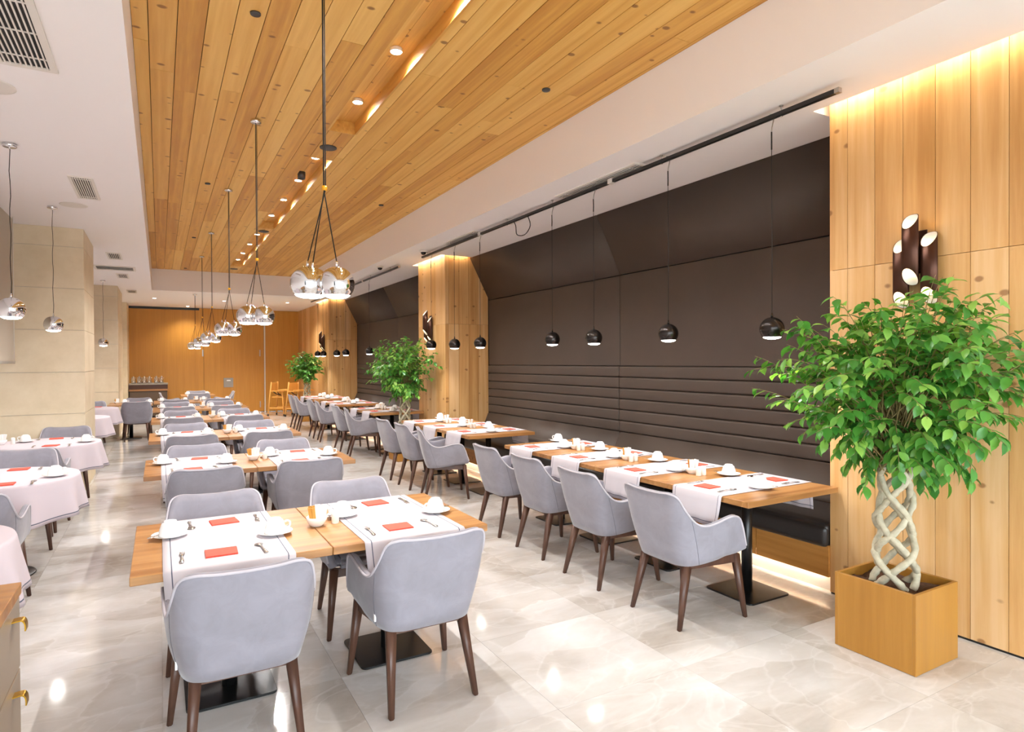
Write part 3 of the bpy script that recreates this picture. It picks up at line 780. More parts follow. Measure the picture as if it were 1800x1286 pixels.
# ---- round tables with long cloths
def round_spec():
    top = M_(lathe([(0, .72), (.525, .72), (.53, .735), (.525, .748), (0, .748)], 48, 'round_top'), 'oak_x')
    post = M_(lathe([(0, .014), (.04, .014), (.04, .72), (0, .72)], 20, 'round_post'), 'black')
    base = M_(lathe([(0, 0), (.25, 0), (.255, .006), (.25, .012), (.06, .02), (0, .02)], 40, 'round_base'), 'black')
    return [('table_top', top, []), ('post', post, []), ('base_plate', base, [])]
ROUND = round_spec()
def round_cloth(seed):
    rc = random.Random(seed); nf = 11; n = 132
    bm = bmesh.new(); uvl = bm.loops.layers.uv.new('UVMap')
    ph = [rc.uniform(0, 2*PI) for _ in range(3)]
    prof = [(0, .7515), (.3, .7515), (.525, .7515), (.538, .748), (.543, .735), (.547, .69), (.553, .63), (.56, .56), (.567, .49), (.57, .455)]
    acc = [0]
    for a, b in zip(prof, prof[1:]): acc.append(acc[-1]+math.hypot(b[0]-a[0], b[1]-a[1]))
    rings = []
    for (r, z) in prof:
        if r == 0: rings.append([bm.verts.new((0, 0, z))]*n); continue
        ring = []
        dep = max(0, .735-z)/.28
        for i in range(n):
            a = 2*PI*i/n
            fo = math.sin(nf*a+ph[0]+.8*math.sin(2*a+ph[1]))*.5+.5
            rr_ = r+dep*(.052*fo**1.5-.012)+dep*.012*math.sin(3*a+ph[2])
            ring.append(bm.verts.new((rr_*math.cos(a), rr_*math.sin(a), z-dep*.012*math.sin(2*a+ph[2]))))
        rings.append(ring)
    for k in range(len(prof)-1):
        for i in range(n):
            j = (i+1) % n
            if k == 0: f = bm.faces.new((rings[0][0], rings[1][i], rings[1][j])); us = (acc[0], acc[1], acc[1])
            else: f = bm.faces.new((rings[k][i], rings[k+1][i], rings[k+1][j], rings[k][j])); us = (acc[k], acc[k+1], acc[k+1], acc[k])
            for lp, u in zip(f.loops, us): lp[uvl].uv = (u/acc[-1], i/n)
    me = mesh_of('round_cloth', bm, True); me.materials.append(MAT['roundcloth']); return me
RT = [(-1.18, 3.95), (-1.1, 6.02), (-1.12, 8.42), (-1.25, 12.1), (-1.24, 14.4)]
for i, (x, y) in enumerate(RT):
    w = f'{ORD[i]} round table from drawer chest'
    place(ROUND, 'round_table', f'pedestal under cloth, {w}', 'table', (x, y, 0), 0, 'round tables')
    tag(thick(obj('tablecloth', round_cloth(i), None, None, (x, y, 0))), f'lilac white hemmed cloth on {w}', 'tablecloth', 'round tablecloths')
    if i in (1, 2): chair(x+.03, y-.85, 90, f'grey velvet armchair facing back wall, {w}', 'chairs at the round tables')
    if i in (1, 2, 4): chair(x+.1 if i == 2 else x, y+.845 if i == 2 else y+.9, -90, f'grey velvet armchair facing away from back wall, {w}', 'chairs at the round tables')
    if i == 3: chair(x+.1, y-.9, 90, f'grey velvet armchair facing back wall, {w}', 'chairs at the round tables')
    if i in (1, 2):
        setting(x+.06, y+.08, .753, -90, 'far place,', w, 1); setting(x+.16, y-.06, .753, 90, 'near place,', w, 1)
        condiments(x-.36, y+.05, .753, w, 1, True)
    elif i > 2: setting(x+.15, y+.0, .753, -90, 'far place,', w, 0)
# side table beside the second stone column
place(TAB_C, 'dining_table', 'oak topped single table beside the second stone column', 'table', (-.54, 15.75, 0), 0, 'single tables')
tag(thick(obj('table_runner', RUN_C, None, None, (-.42, 15.75, 0))), 'pale linen runner on the single table beside second stone column', 'table runner', 'linen runners')
chair(-.42, 15.24, 90, 'grey velvet armchair facing back wall, single table beside second stone column', 'chairs at the single table')
chair(-.42, 16.28, -90, 'grey velvet armchair facing away from back wall, single table by second column', 'chairs at the single table')
setting(-.42, 15.75, .7525, -90, 'far place,', 'single table beside second stone column', 0)
setting(-.42, 15.75, .7525, 90, 'near place,', 'single table beside second stone column', 0)
condiments(-.8, 15.7, .7502, 'the single table beside second stone column', 0, False)

# ================================================================== LAMPS
def ball_meshes(R, mat, pre):
    """sphere cut off at the bottom, with a rim, a lens inside and a nipple on top; origin at the sphere centre"""
    a0 = math.acos(-.64); n = 14
    prof = [(0, R)]+[(R*math.sin(a0*i/n), R*math.cos(a0*i/n)) for i in range(1, n+1)]
    zb = R*math.cos(a0); rb = R*math.sin(a0)
    prof += [(rb*.985, zb-.003), (rb*.95, zb), (rb*.94, zb+R*.2)]
    sh = M_(lathe(prof, 32, pre+'_shade'), mat)
    ln = M_(lathe([(rb*.945, zb+.002)]+[(rb*.945*math.cos(PI/2*i/7), zb-R*.23*math.sin(PI/2*i/7)) for i in range(1, 8)], 28, pre+'_lens'), 'bulb')
    np_ = M_(lathe([(.0, R+.03), (.005, R+.03), (.007, R+.012), (.009, R-.001), (0, R-.001)], 12, pre+'_nipple'), mat)
    return [('shade', sh, [('lens', ln)]), ('cable_grip', np_, [])]
CHR, GUN = ball_meshes(.0925, 'chrome', 'chrome_ball'), ball_meshes(.081, 'gunmetal', 'dark_ball')
CANOPY = M_(lathe([(0, 0), (.045, 0), (.048, -.004), (.048, -.022), (.044, -.026), (.006, -.026), (.006, -.04), (0, -.04)], 24, 'canopy'), 'chrome')

# ---- clusters of three chrome balls over the central tables
for i, (y, zc_) in enumerate([(3.43, ZW), (6.1, ZW), (8.69, ZW), (11.7, ZW), (14.4, ZW), (17.4, ZC)]):
    cx = .785; zk = 2.56
    cl = thing('pendant_cluster', f'three chrome ball pendants on knotted cables over the {ORD[min(i, 5)]} central double table', 'pendant lamp', (cx, y, zk), 0, 'chrome ball clusters') if i < 5 else \
        thing('pendant_cluster', 'three chrome ball pendants hung from the white ceiling before veneer wall', 'pendant lamp', (cx, y, zk), 0, 'chrome ball clusters')
    obj('canopy', CANOPY, None, cl, (0, 0, zc_-zk-.0))
    offs = [(-.085, .03, -.515), (.05, -.055, -.52), (-.035, .14, -.505)]
    for k, (ox, oy, oz) in enumerate(offs):
        e = Vector((ox, oy, oz))
        a = .006
        pts = [(a*math.cos(k*2.1), a*math.sin(k*2.1), zc_-zk-.03), (a*math.cos(k*2.1), a*math.sin(k*2.1), .02), (a*.7*math.cos(k*2.1), a*.7*math.sin(k*2.1), -.01), (ox, oy, oz+.115)]
        obj('cable', tube(pts, .0032, 6), 'blackmatt', cl)
        for pn, me, subs in CHR:
            o = obj('ball_shade' if pn == 'shade' else pn, me, None, cl, e)
            for sn, sm in subs: obj(sn, sm, None, o)
        spotlight('pendant_light', e+Vector((0, 0, -.1)), PW_PEND, 2.5, .8, (1, .985, .97), .022, None, cl)
    obj('knot_clip', lathe([(0, -.012), (.014, -.012), (.016, 0), (.014, .012), (0, .012)], 12), 'yellow', cl)

# ---- single chrome balls over the round tables
for i, (y, where) in enumerate([(6.14, 'over the round table under the blind'), (8.36, 'before the first stone column'), (12.0, 'behind the first stone column'), (15.3, 'before the second stone column')]):
    p = thing('pendant_lamp', f'single chrome ball pendant on wavy cable {where}', 'pendant lamp', (-1.0, y, 2.045), 0, 'single chrome pendants')
    for pn, me, subs in CHR:
        o = obj(pn, me, None, p)
        for sn, sm in subs: obj(sn, sm, None, o)
    h_ = ZC-2.045
    obj('cable', tube([(.004*math.sin(k*1.7), .003*math.cos(k*2.3), .11+(h_-.13)*k/12) for k in range(13)], .0028, 6), 'blackmatt', p)
    obj('canopy', CANOPY, None, p, (0, 0, h_))
    spotlight('pendant_light', (0, 0, -.1), PW_SIDE, 2.5, .8, (1, .985, .97), .022, None, p)

# ---- black lighting tracks over the bench with dark ball pendants
def track(y0, y1, lamps, label, hooks, extra):
    tx, tz = 3.65, 3.275
    t = thing('lighting_track', label, 'lighting track', (tx, y0, tz), 0, 'lighting tracks')
    obj('rail', box(-.016, .016, 0, y1-y0, -.014, .014), 'black', t)
    obj('end_cap', box(-.017, .017, -.03, 0, -.015, .015), 'satin', t)
    for hy in hooks:
        obj('ceiling_clip', tube([(0, hy-y0-.0, -.02), (.018, hy-y0, -.016), (.02, hy-y0, .018), (.006, hy-y0, .03), (.004, hy-y0, ZC-tz)], .004, 6), 'satin', t)
        obj('clip_cap', lathe([(0, ZC-tz-.006), (.014, ZC-tz-.006), (.014, ZC-tz), (0, ZC-tz)], 10), 'satin', t, (.004, hy-y0, 0))
    for f in extra: f(t, tx, y0, tz)
    return t
def feed(t, tx, y0, tz, y):
    obj('power_feed', box(-.024, .024, y-y0-.03, y-y0+.03, -.02, .022), 'whitemetal', t)
def dark_lamp(y, z, label, length=None):
    tz = 3.275
    p = thing('pendant_lamp', label, 'pendant lamp', (3.65, y, z), 0, 'dark ball pendants over the bench tables')
    for pn, me, subs in GUN:
        o = obj(pn, me, None, p)
        for sn, sm in subs: obj(sn, sm, None, o)
    top = tz-z
    obj('cable', tube([(0, 0, .1), (.002, 0, (top-.26)*.5), (0, 0, top-.2)], .0025, 6), 'blackmatt', p)
    obj('cable_sleeve', tube([(0, 0, top-.22), (.003, .002, top-.17), (0, 0, top-.1)], .005, 6), 'blackmatt', p)
    obj('hook', tube([(0, 0, top-.11), (.005, 0, top-.07), (.02, 0, top-.02), (.021, 0, top+.012), (.008, 0, top+.022), (-.015, 0, top+.018)], .0045, 6), 'satin', p)
    spotlight('pendant_light', (0, 0, -.09), PW_BENCH, 2.3, .8, (1, .985, .97), .022, None, p)
def loop_cable(t, tx, y0, tz):
    obj('spare_cable', tube(cr([(0, 6.05-y0, -.01), (.02, 6.03-y0, -.12), (.02, 6.15-y0, -.2), (.02, 6.33-y0, -.17), (.02, 6.36-y0, -.06), (0, 6.38-y0, .0)], 5), .005, 6), 'blackmatt', t)
    obj('junction_box', box(.03, .1, 6.42-y0, 6.62-y0, .01, .05), 'whitemetal', t)
track(2.36, 9.3, None, 'long black lighting track with clips over the nearer bench', [2.75, 3.9, 4.8, 5.55, 6.55, 7.5, 9.1],
      [lambda t, a, b, c: feed(t, a, b, c, 4.55), lambda t, a, b, c: feed(t, a, b, c, 7.25), loop_cable])
track(10.42, 17.6, None, 'long black lighting track with clips over the farther bench', [10.9, 12.1, 13.3, 14.6, 16., 17.2], [lambda t, a, b, c: feed(t, a, b, c, 12.6)])
for i, (y, z) in enumerate([(2.822, 1.83), (3.817, 1.84), (4.826, 1.84), (5.555, 1.85)]):
    dark_lamp(y, z, f'dark metal ball pendant over the four-table bench run, {ORD[i]} from the big potted tree')
for i, (y, z) in enumerate([(7.27, 1.856), (8.08, 1.862), (8.95, 1.876)]):
    dark_lamp(y, z, f'dark metal ball pendant over the three-table bench run, {ORD[i]} from the loose cable loop')
for i, (y, z) in enumerate([(12.2, 1.83), (14.0, 1.825), (14.82, 1.825), (16.2, 1.828), (16.85, 1.832)]):
    dark_lamp(y, z, f'dark metal ball pendant over the farther bench, {ORD[i]} from the middle potted tree')

# ---- recessed spots in the timber troughs
NS = [3, 3, 3]; SI = [0, 1, 2, 3, 0, 1, 2, 3, 0, 1, 2, 3]
for i, y in enumerate([2.62, 3.55, 4.45, 5.48, 7.2, 8.2, 9.27, 10.35, 12.0, 13.07, 14.2, 15.13]):
    tr = 0 if y < 6.5 else (1 if y < 11 else 2)
    s_ = thing('ceiling_spot', f'recessed spotlight, {ORD[NS[tr]-SI[i]]} from back-wall end of the {["longest", "middle", "last"][tr]} timber trough', 'spotlight', (1.55, y, ZW+.085), 0, 'spots in the ceiling troughs')
    obj('can', lathe([(0, .03), (.044, .03), (.046, .027), (.046, .003), (.043, 0), (.041, .004), (.04, .014)], 20), 'whitemetal', s_)
    obj('lens', lathe([(.0405, .006), (.02, .001), (0, 0)], 20), 'spot', s_)
    spotlight('spot_light', (0, 0, -.012), PW_SPOT, 2.6, .3, (1, .985, .97), .022, None, s_)
# ---- downlights in the white ceiling before the back wall
for i, (x, y) in enumerate([(-.1, 18.97), (.76, 21.2), (1.58, 19.0), (3.22, 18.75)]):
    d = thing('downlight', 'small recessed downlight in the white ceiling before the veneer wall', 'downlight', (x, y, ZC), 0, 'downlights before the back wall')
    obj('trim_ring', lathe([(.036, -.001), (.05, -.003), (.052, 0), (.036, 0)], 20), 'whitemetal', d)
    obj('lens', lathe([(.037, -.0015), (0, -.002)], 20), 'down', d)
    spotlight('downlight_beam', (0, 0, -.01), 60 if y > 21 else 130, 2.2, .8, (1, .93, .82), .04, None, d)

# ---- discs and ceiling grilles
def disc(x, y, r, label, z=ZW, mat='disc', h=.012):
    tag(obj('ceiling_disc', lathe([(0, -h), (r*.92, -h), (r, -h*.7), (r, 0), (0, 0)], 28), mat, None, (x, y, z)), label, 'ceiling fitting', 'round ceiling fittings')
disc(1.533, 6.517, .085, 'flat black speaker disc between the longest and middle timber troughs'); disc(1.55, 11.2, .085, 'flat black speaker disc between middle and last timber troughs')
disc(1.55, 16.0, .085, 'flat black speaker disc past the last timber trough')
for k, (x, y) in enumerate([(.548, 4.235), (.537, 8.53), (.55, 12.32), (.55, 16.4)]): disc(x, y, .032, 'small dark smoke sensor in timber ceiling on the chrome cluster side')
for k, (x, y) in enumerate([(2.76, 4.276), (2.74, 8.545)]): disc(x, y, .034, 'small dark smoke sensor in timber ceiling on the bench side')
tag(obj('cylinder_spot', lathe([(0, .05), (.045, .05), (.045, -.03), (.038, -.03), (.036, -.01), (0, -.008)], 24), 'disc', None, (1.49, 7.68, ZW+.0)), 'black cylinder spot in the middle timber trough', 'spotlight')
disc(-.9, 4.9, .14, 'white flush speaker ring beside the large ceiling grille', ZC, 'whitemetal', .006); disc(-.79, 8.18, .13, 'white flush speaker ring beside the second ceiling grille', ZC, 'whitemetal', .006)
def vent(x0, x1, y0, y1, label, along=1, n=8, cross=2, z=ZC):
    v = thing('ceiling_vent', label, 'air vent', ((x0+x1)/2, (y0+y1)/2, z), 0, 'ceiling air grilles')
    hx, hy = (x1-x0)/2, (y1-y0)/2; f = min(.04, hx*.25, hy*.25)
    obj('backing', box(-hx+f, hx-f, -hy+f, hy-f, -.003, -.001), 'grille', v)
    for a, b, c, d in ((-hx, hx, -hy, -hy+f), (-hx, hx, hy-f, hy), (-hx, -hx+f, -hy+f, hy-f), (hx-f, hx, -hy+f, hy-f)): obj('frame', box(a, b, c, d, -.012, 0), 'whitemetal', v)
    for i in range(n):
        if along: c = -hx+f+(2*hx-2*f)*(i+.5)/n; obj('slat', box(c-.004, c+.004, -hy+f, hy-f, -.01, -.003), 'whitemetal', v)
        else: c = -hy+f+(2*hy-2*f)*(i+.5)/n; obj('slat', box(-hx+f, hx-f, c-.004, c+.004, -.01, -.003), 'whitemetal', v)
    for i in range(cross):
        c = (-hy if along else -hx)*.8+(1.6*(hy if along else hx))*i/max(1, cross-1)
        if along: obj('crossbar', box(-hx+f, hx-f, c-.004, c+.004, -.0095, -.0035), 'whitemetal', v)
vent(-.79, -.5, 2.9, 4.5, 'large white slatted air grille over the first round table', n=9, cross=5)
vent(-.715, -.52, 6.9, 7.78, 'white slatted air grille before the first stone column', n=8)
vent(-.71, -.51, 11.4, 12.1, 'small air grille beyond the first stone column', n=6); vent(-.71, -.51, 14., 14.7, 'small air grille before the second stone column', n=6); vent(-.66, -.46, 17.1, 17.7, 'small air grille nearest the back wall', n=6)
vent(-1.0, -.36, 12.95, 13.5, 'wide grey linear air slot across the white ceiling', along=0, n=3, cross=0)
vent(3.58, 3.78, 4.15, 5.4, 'white slatted air grille above the nearer lighting track', n=5); vent(3.58, 3.78, 7.3, 8.3, 'white slatted air grille above the three-table bench run', n=5)

# ---- dome cameras
for k, (x, y) in enumerate([(3.55, 9.0), (3.45, 10.85)]):
    d = thing('dome_camera', ['small dome camera beside the near end of pillar between bays', 'small dome camera hung from the ceiling at the second bay'][k], 'camera', (x, y, ZC), 0, 'dome cameras')
    obj('housing', lathe([(0, -.03), (.055, -.03), (.06, -.02), (.06, 0), (0, 0)], 24), 'whitemetal', d)
    obj('dome', lathe([(0, -.07), (.02, -.066), (.036, -.052), (.043, -.03), (0, -.03)], 24), 'gunmetal', d)

# ---- wall sconces: bundles of obliquely cut bronze tubes
def cut_tube(r, z0, z1, cut, n=20, t=.003):
    """vertical tube; both mouths are cut obliquely so that they open to -X (the room)"""
    bm = bmesh.new(); L = []
    for rr_, in ((r,), (r-t,)):
        for top in (0, 1):
            ring = []
            for i in range(n):
                a = 2*PI*i/n; x = rr_*math.cos(a); y = rr_*math.sin(a)
                u = (x/r+1)/2      # 0 at the front (-X), 1 at the wall
                z = z1-cut*(1-u)**1.3 if top else z0+cut*(1-u)**1.3
                ring.append(bm.verts.new((x, y, z)))
            L.append(ring)
    ob_, ot, ib, it = L
    for i in range(n):
        j = (i+1) % n
        bm.faces.new((ob_[i], ob_[j], ot[j], ot[i])); bm.faces.new((ib[i], it[i], it[j], ib[j]))
        bm.faces.new((ot[i], ot[j], it[j], it[i])); bm.faces.new((ob_[i], ib[i], ib[j], ob_[j]))
    bmesh.ops.recalc_face_normals(bm, faces=bm.faces[:]); return mesh_of('cut_tube', bm, True)
TB = M_(cut_tube(.044, -.215, .215, .1), 'bronze'); GLOW_LINER = M_(cut_tube(.0405, -.213, .213, .099, 20, .001), 'ceramic')  # pale inner sleeve added to catch the bulb light and make the mouths glow
GLOBE = M_(lathe([(.028*math.sin(PI*i/10), .028*math.cos(PI*i/10)) for i in range(11)], 16, 'sconce_bulb'), 'sconce')
for k, (y, lab) in enumerate([(2.07, 'bronze tube wall sconce glowing above the big potted tree'), (9.9, 'bronze tube wall sconce above the middle potted tree'), (17.8, 'bronze tube wall sconce on the farthest pillar')]):
    s_ = thing('wall_sconce', lab, 'wall lamp', (XP, y, 2.28), 0, 'bronze tube sconces')
    obj('back_plate', box(-.006, 0, -.05, .05, -.14, .12, .003, 1), 'bronze', s_)
    for dx, dy, dz in ((-.1, .0, .0), (-.052, .078, -.13), (-.052, -.082, -.115)):
        t_ = obj('tube', TB, None, s_, (dx, dy, dz))
        obj('glow_liner', GLOW_LINER, None, t_)
        for sg in (1, -1):
            obj('bulb', GLOBE, None, t_, (0, 0, sg*.085))
            pointlight('sconce_light', (dx-.01, dy, dz+sg*.12), .4, (1, .74, .42), .025, s_)

# ================================================================== PLANTS
LEAF = None
def leaf_mesh():
    bm = bmesh.new(); rows = []
    for y, w, z in ((0, .0, 0), (.1, .13, .01), (.3, .26, .03), (.55, .27, .035), (.78, .16, .015), (.92, .05, -.03), (1.03, .0, -.08)):
        if w == 0: rows.append([bm.verts.new((0, y, z))])
        else: rows.append([bm.verts.new((-w, y, z+.07*w/.27)), bm.verts.new((0, y, z)), bm.verts.new((w, y, z+.07*w/.27))])
    for a, b in zip(rows, rows[1:]):
        if len(a) == 1: bm.faces.new((a[0], b[1], b[0])); bm.faces.new((a[0], b[2], b[1]))
        elif len(b) == 1: bm.faces.new((a[0], a[1], b[0])); bm.faces.new((a[1], a[2], b[0]))
        else: bm.faces.new((a[0], a[1], b[1], b[0])); bm.faces.new((a[1], a[2], b[2], b[1]))
    return M_(mesh_of('ficus_leaf', bm, True), 'leaf')
LEAF = leaf_mesh()
LV = [v.co.copy() for v in LEAF.vertices]; LF = [tuple(p.vertices) for p in LEAF.polygons]
def planter_and_tree(x, y, seed, twigs, nleaf, leaflen, singles, names, size=1.):
    rt_ = random.Random(seed)
    hx, hy, hz = .207, .218, .416
    pl = thing('planter', names[0], 'planter', (x, y, 0), 0, 'oak veneer planters')
    w = .018
    for nm, a, b, c, d in (('side_panel', -hx, hx, -hy, -hy+w), ('side_panel', -hx, hx, hy-w, hy), ('side_panel', -hx, -hx+w, -hy+w, hy-w), ('side_panel', hx-w, hx, -hy+w, hy-w)):
        obj(nm, box(a, b, c, d, 0.002, hz, .0015, 1), 'planter', pl)
    bm = bmesh.new(); n = 14; gr = []
    for i in range(n+1):
        gr.append([bm.verts.new((-hx+w+.001+(2*hx-2*w-.002)*i/n, -hy+w+.001+(2*hy-2*w-.002)*j/n, hz-.045+rt_.uniform(-.006, .008)+.012*math.sin(i*.6)*math.cos(j*.5))) for j in range(n+1)])
    for i in range(n):
        for j in range(n): bm.faces.new((gr[i][j], gr[i+1][j], gr[i+1][j+1], gr[i][j+1]))
    obj('soil', mesh_of('soil', bm, True), 'soil', pl)
    tr = thing('ficus_tree', names[1], 'tree', (x, y, hz-.05), 0, 'potted weeping figs with braided trunks')
    zt0, zt1 = 0., .66
    for k in range(6):
        sg = 1 if k % 2 else -1; ph = 2*PI*(k//2)/3+(.5 if k % 2 else 0); pts = []; rad = []
        for i in range(45):
            u = i/44
            ang = ph+sg*u*2*PI*1.05
            R_ = (.105-.03*u)*(1+.1*math.sin(u*17+k))
            pts.append((R_*math.cos(ang)*.9+rt_.uniform(-.002, .002), R_*math.sin(ang)+rt_.uniform(-.002, .002), zt0+(zt1-zt0)*u)); rad.append((.0195-.004*u)*(1+.1*math.sin(i*1.9+k)))
        obj('stem', tube(pts, rad, 8), 'bark', tr)
    # crown: arching twigs with hanging leaves
    Cx, Cy, Cz = -.03, -.02, 1.13           # crown centre, relative to the soil
    limit = XP-.035-x
    leaves = []; bmt = bmesh.new()
    for t in range(twigs):
        th = rt_.uniform(0, 2*PI); ph = math.asin(max(-1, min(1, rt_.uniform(-.92, 1.))))
        rx, ry, rz = .66*size, .84*size, .62*size
        k = rt_.uniform(.45, 1.05)**.7
        if ph < 0: rx *= 1+.5*math.sin(ph); ry *= 1+.5*math.sin(ph)
        e = Vector((Cx+rx*k*math.cos(ph)*math.cos(th), Cy+ry*k*math.cos(ph)*math.sin(th), Cz+rz*k*math.sin(ph)-.04))
        if e.x > limit: e.x = limit-rt_.uniform(0, .12)
        s0 = Vector((rt_.uniform(-.09, .09), rt_.uniform(-.09, .09), zt1-.04+rt_.uniform(0, .34)))
        mid = s0.lerp(e, .5)+Vector((0, 0, .17+.12*rt_.random()))
        if ph < -.2: mid = s0.lerp(e, .55)+Vector((0, 0, .2))
        pts = []
        for i in range(13):
            u = i/12; p = s0*(1-u)**2+mid*2*u*(1-u)+e*u*u; p.x = min(p.x, limit); pts.append(p)
        b_tube(bmt, pts, [.0042*(1-.75*i/12) for i in range(13)], 5)
        for i in range(nleaf):
            u = .3+.7*(i+rt_.random()*.6)/nleaf; u = min(u, 1.)
            p = s0*(1-u)**2+mid*2*u*(1-u)+e*u*u
            tan = ((mid-s0)*(1-u)+(e-mid)*u).normalized()
            sd = tan.cross(Vector((0, 0, 1)))
            if sd.length < .05: sd = Vector((1, 0, 0))
            sd.normalize(); sd *= (1 if i % 2 else -1)
            d = (tan*rt_.uniform(.3, 1.)+sd*rt_.uniform(.3, 1.)+Vector((0, 0, -1))*rt_.uniform(.25, 1.15)+Vector((rt_.gauss(0, .25), rt_.gauss(0, .25), rt_.gauss(0, .2)))).normalized()
            nrm = (Vector((0, 0, 1))+Vector((rt_.gauss(0, .45), rt_.gauss(0, .45), 0))-d*d.z*.2)
            out = Vector((p.x-Cx, p.y-Cy, .4)); nrm = (nrm+out.normalized()*.7); nrm = (nrm-d*nrm.dot(d)).normalized()
            xx = d.cross(nrm).normalized(); Ls = leaflen*rt_.uniform(.72, 1.18)
            if p.x+d.x*Ls > limit+.02: continue
            m = Matrix((xx*Ls, d*Ls, nrm*Ls)).transposed().to_4x4(); m.translation = p
            leaves.append(m)
    obj('twigs', mesh_of('twigs', bmt, True), 'twig', tr)['kind'] = 'stuff'
    base = Vector((x, y, hz-.05)); camp = Vector((0, 0, CAM_H))
    leaves.sort(key=lambda m: ((m.translation+base)-camp).length)
    for m in leaves[:singles]: obj('leaf', LEAF, None, tr, matrix=m)
    vs_, fs_ = [], []
    for m in leaves[singles:]:
        b0 = len(vs_); vs_ += [tuple(m @ v) for v in LV]; fs_ += [tuple(b0+i for i in f) for f in LF]
    me = bpy.data.meshes.new('foliage'); me.from_pydata(vs_, [], fs_); me.update()
    for p in me.polygons: p.use_smooth = True
    obj('foliage', me, 'leaf', tr)['kind'] = 'stuff'
planter_and_tree(3.54, 1.945, 5, 245, 16, .079, 300, ('square oak veneer planter before the big pine pillar with the lit sconce', 'big bushy weeping fig with braided pale trunk below the lit sconce'))
planter_and_tree(3.54, 9.85, 8, 190, 14, .078, 0, ('square oak veneer planter before the pillar between the two dark bays', 'weeping fig with braided trunk before the pillar between the dark bays'))
planter_and_tree(3.54, 17.7, 9, 150, 13, .082, 0, ('square oak veneer planter before the farthest pine pillar', 'smaller looking weeping fig with braided trunk beside the high chairs'), .85)

# ================================================================== OTHER FURNITURE
def bent_plate(pr, y0, y1, t):
    bm = bmesh.new(); P = cr(pr, 4); rows = []
    for i, (x, z) in enumerate(P):
        a = P[max(i-1, 0)]; b = P[min(i+1, len(P)-1)]; l = math.hypot(b[0]-a[0], b[1]-a[1]); nx, nz = (b[1]-a[1])/l*t, -(b[0]-a[0])/l*t
        rows.append([bm.verts.new(v) for v in ((x, y0, z), (x, y1, z), (x+nx, y1, z+nz), (x+nx, y0, z+nz))])
    for a, b in zip(rows, rows[1:]):
        for i in range(4): j = (i+1) % 4; bm.faces.new((a[i], a[j], b[j], b[i]))
    bm.faces.new(rows[0]); bm.faces.new(list(reversed(rows[-1]))); bmesh.ops.recalc_face_normals(bm, faces=bm.faces[:])
    return mesh_of('bent_plate', bm)
# ---- drawer chest at the edge of the picture
ch = thing('drawer_chest', 'taupe drawer chest with oak top and brass pulls', 'chest', (-.43, 2.76, 0))
X0 = -.55
obj('top', box(X0, .0, -1.15, .0, .81, .85, .002, 1), 'oak_x', ch)
obj('carcass', box(X0+.01, -.02, -1.14, -.006, 0, .81), 'drawer', ch)
for c in range(2):
    for r in range(3):
        y1 = -.012-.56*c; y0 = y1-.55; z0 = .06+.25*r
        d = obj('drawer', box(-.02, -.004, y0, y1, z0, z0+.242, .002, 1), 'drawer', ch)
        obj('pull', bent_plate([(-.006, z0+.2), (.02, z0+.203), (.03, z0+.196), (.034, z0+.182), (.034, z0+.165)], y1-.14, y1-.1, .004), 'brass', d)
# ---- sideboard with steel coffee pots before the back wall
sb = thing('sideboard', 'brown sideboard with grey counter before the veneer back wall', 'sideboard', (-.28, 21.35, 0))
obj('counter', box(-.5, .5, -.25, .42, .98, 1.02, .003, 1), 'counter', sb); obj('upper_front', box(-.49, .49, -.22, .4, .85, .98), 'darkveneer', sb)
obj('ledge', box(-.5, .5, -.3, .4, .80, .85, .003, 1), 'oak_x', sb); obj('carcass', box(-.48, .48, -.24, .4, .05, .80), 'umber', sb); obj('plinth', box(-.46, .46, -.2, .4, 0, .05), 'black', sb)
for a in (-.48, 0): obj('door', box(a+.004, a+.476, -.258, -.24, .07, .79, .002, 1), 'umber', sb)
def pot_spec():
    b = M_(lathe([(0, 0), (.052, 0), (.056, .006), (.054, .05), (.044, .1), (.032, .145), (.03, .155), (0, .155)], 20, 'pot_body'), 'chrome')
    l = M_(lathe([(.031, .155), (.027, .17), (.012, .178), (.006, .183), (.008, .192), (0, .195)], 16, 'pot_lid'), 'chrome')
    h = M_(tube(cr([(.034, 0, .145), (.075, 0, .15), (.085, 0, .11), (.075, 0, .06), (.052, 0, .05)], 4), .006, 7, 'pot_handle'), 'chrome')
    s = M_(tube(cr([(-.05, 0, .05), (-.07, 0, .09), (-.075, 0, .13), (-.095, 0, .15)], 4), [.012, .0115, .011, .0105, .01, .0095, .009, .0085, .008, .0075, .007, .0065, .006], 8, 'pot_spout'), 'chrome')
    return [('body', b, []), ('lid', l, []), ('handle', h, []), ('spout', s, [])]
POT = pot_spec()
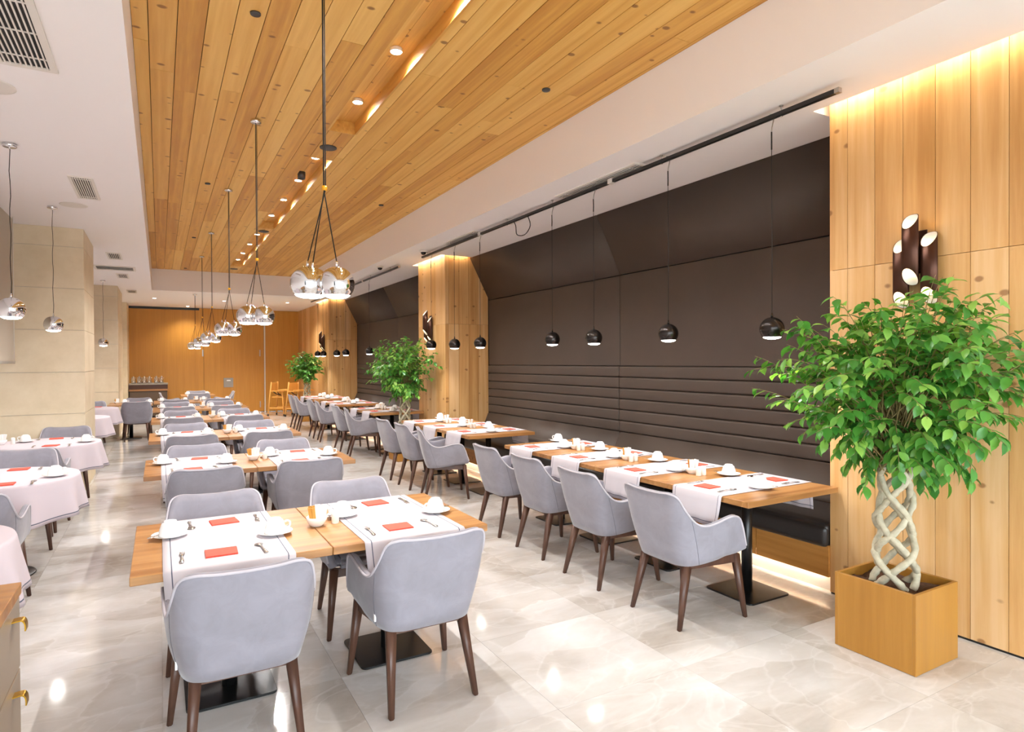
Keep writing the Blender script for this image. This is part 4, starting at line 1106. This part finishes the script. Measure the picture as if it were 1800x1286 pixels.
for i, x in enumerate([-.66, -.51, -.385, -.255, -.08, .055]):
    place(POT, 'coffee_pot', f'shiny steel coffee pot on the sideboard, {ORD[i]} from the stone column', 'coffee pot', (x, 21.25, 1.02), PI+.95, 'coffee pots on the sideboard').scale = (1.12, 1.12, 1.15)
wp = thing('wall_panel', 'grey metal control panel on the veneer back wall', 'control panel', (1.92, YB, .83))
obj('box', box(-.14, .14, -.03, 0, 0, .3, .004, 1), 'greymetal', wp); obj('display', box(-.05, .06, -.033, -.03, .2, .235), 'tag', wp)
# ---- wooden high chairs beside the far tree
def high_chair(x, y, rz, label):
    h = thing('high_chair', label, 'high chair', (x, y, 0), rz, 'wooden high chairs')
    for sx in (-1, 1):
        for sy in (-1, 1):
            lg = obj('leg', prism((sx*.17, sy*.15, .82 if sy < 0 else .6), (sx*.23, sy*.22, .05), .032, .03), 'highchair', h)
            obj('caster', lathe([(0, 0), (.02, 0), (.02, .04), (.01, .05), (0, .05)], 12), 'black', lg, (sx*.23, sy*.22, 0))
        obj('side_rail', prism((sx*.2, -.2, .2), (sx*.2, .2, .2001), .02, .02) if False else box(sx*.21-.012, sx*.21+.012, -.2, .2, .18, .21), 'highchair', h)
        obj('arm_rail', box(sx*.18-.014, sx*.18+.014, -.19, .2, .585, .615), 'highchair', h)
    obj('front_rail', box(-.21, .21, .19, .215, .3, .33), 'highchair', h); obj('rear_rail', box(-.21, .21, -.215, -.19, .18, .21), 'highchair', h)
    obj('seat', box(-.165, .165, -.15, .17, .44, .465, .004, 1), 'highchair', h); obj('backrest', box(-.17, .17, -.175, -.15, .6, .8, .006, 1), 'highchair', h)
    obj('tray', box(-.25, .25, .06, .3, .615, .64, .006, 2), 'highchair', h); obj('strap', box(-.02, .02, -.05, .06, .466, .47), 'strap', h)
    h.scale = (1.15, 1.15, 1.25)
    obj('safety_strap', tube(cr([(-.12, -.145, .6), (-.06, -.08, .53), (0, .02, .5), (.06, -.08, .53), (.12, -.145, .6)], 4), .012, 6), 'strap', h)
high_chair(3.2, 20.0, -2.2, 'beech high chair with dark straps before the veneer wall edge strip'); high_chair(3.62, 19.4, -2.5, 'beech high chair with dark straps beside the far potted tree')
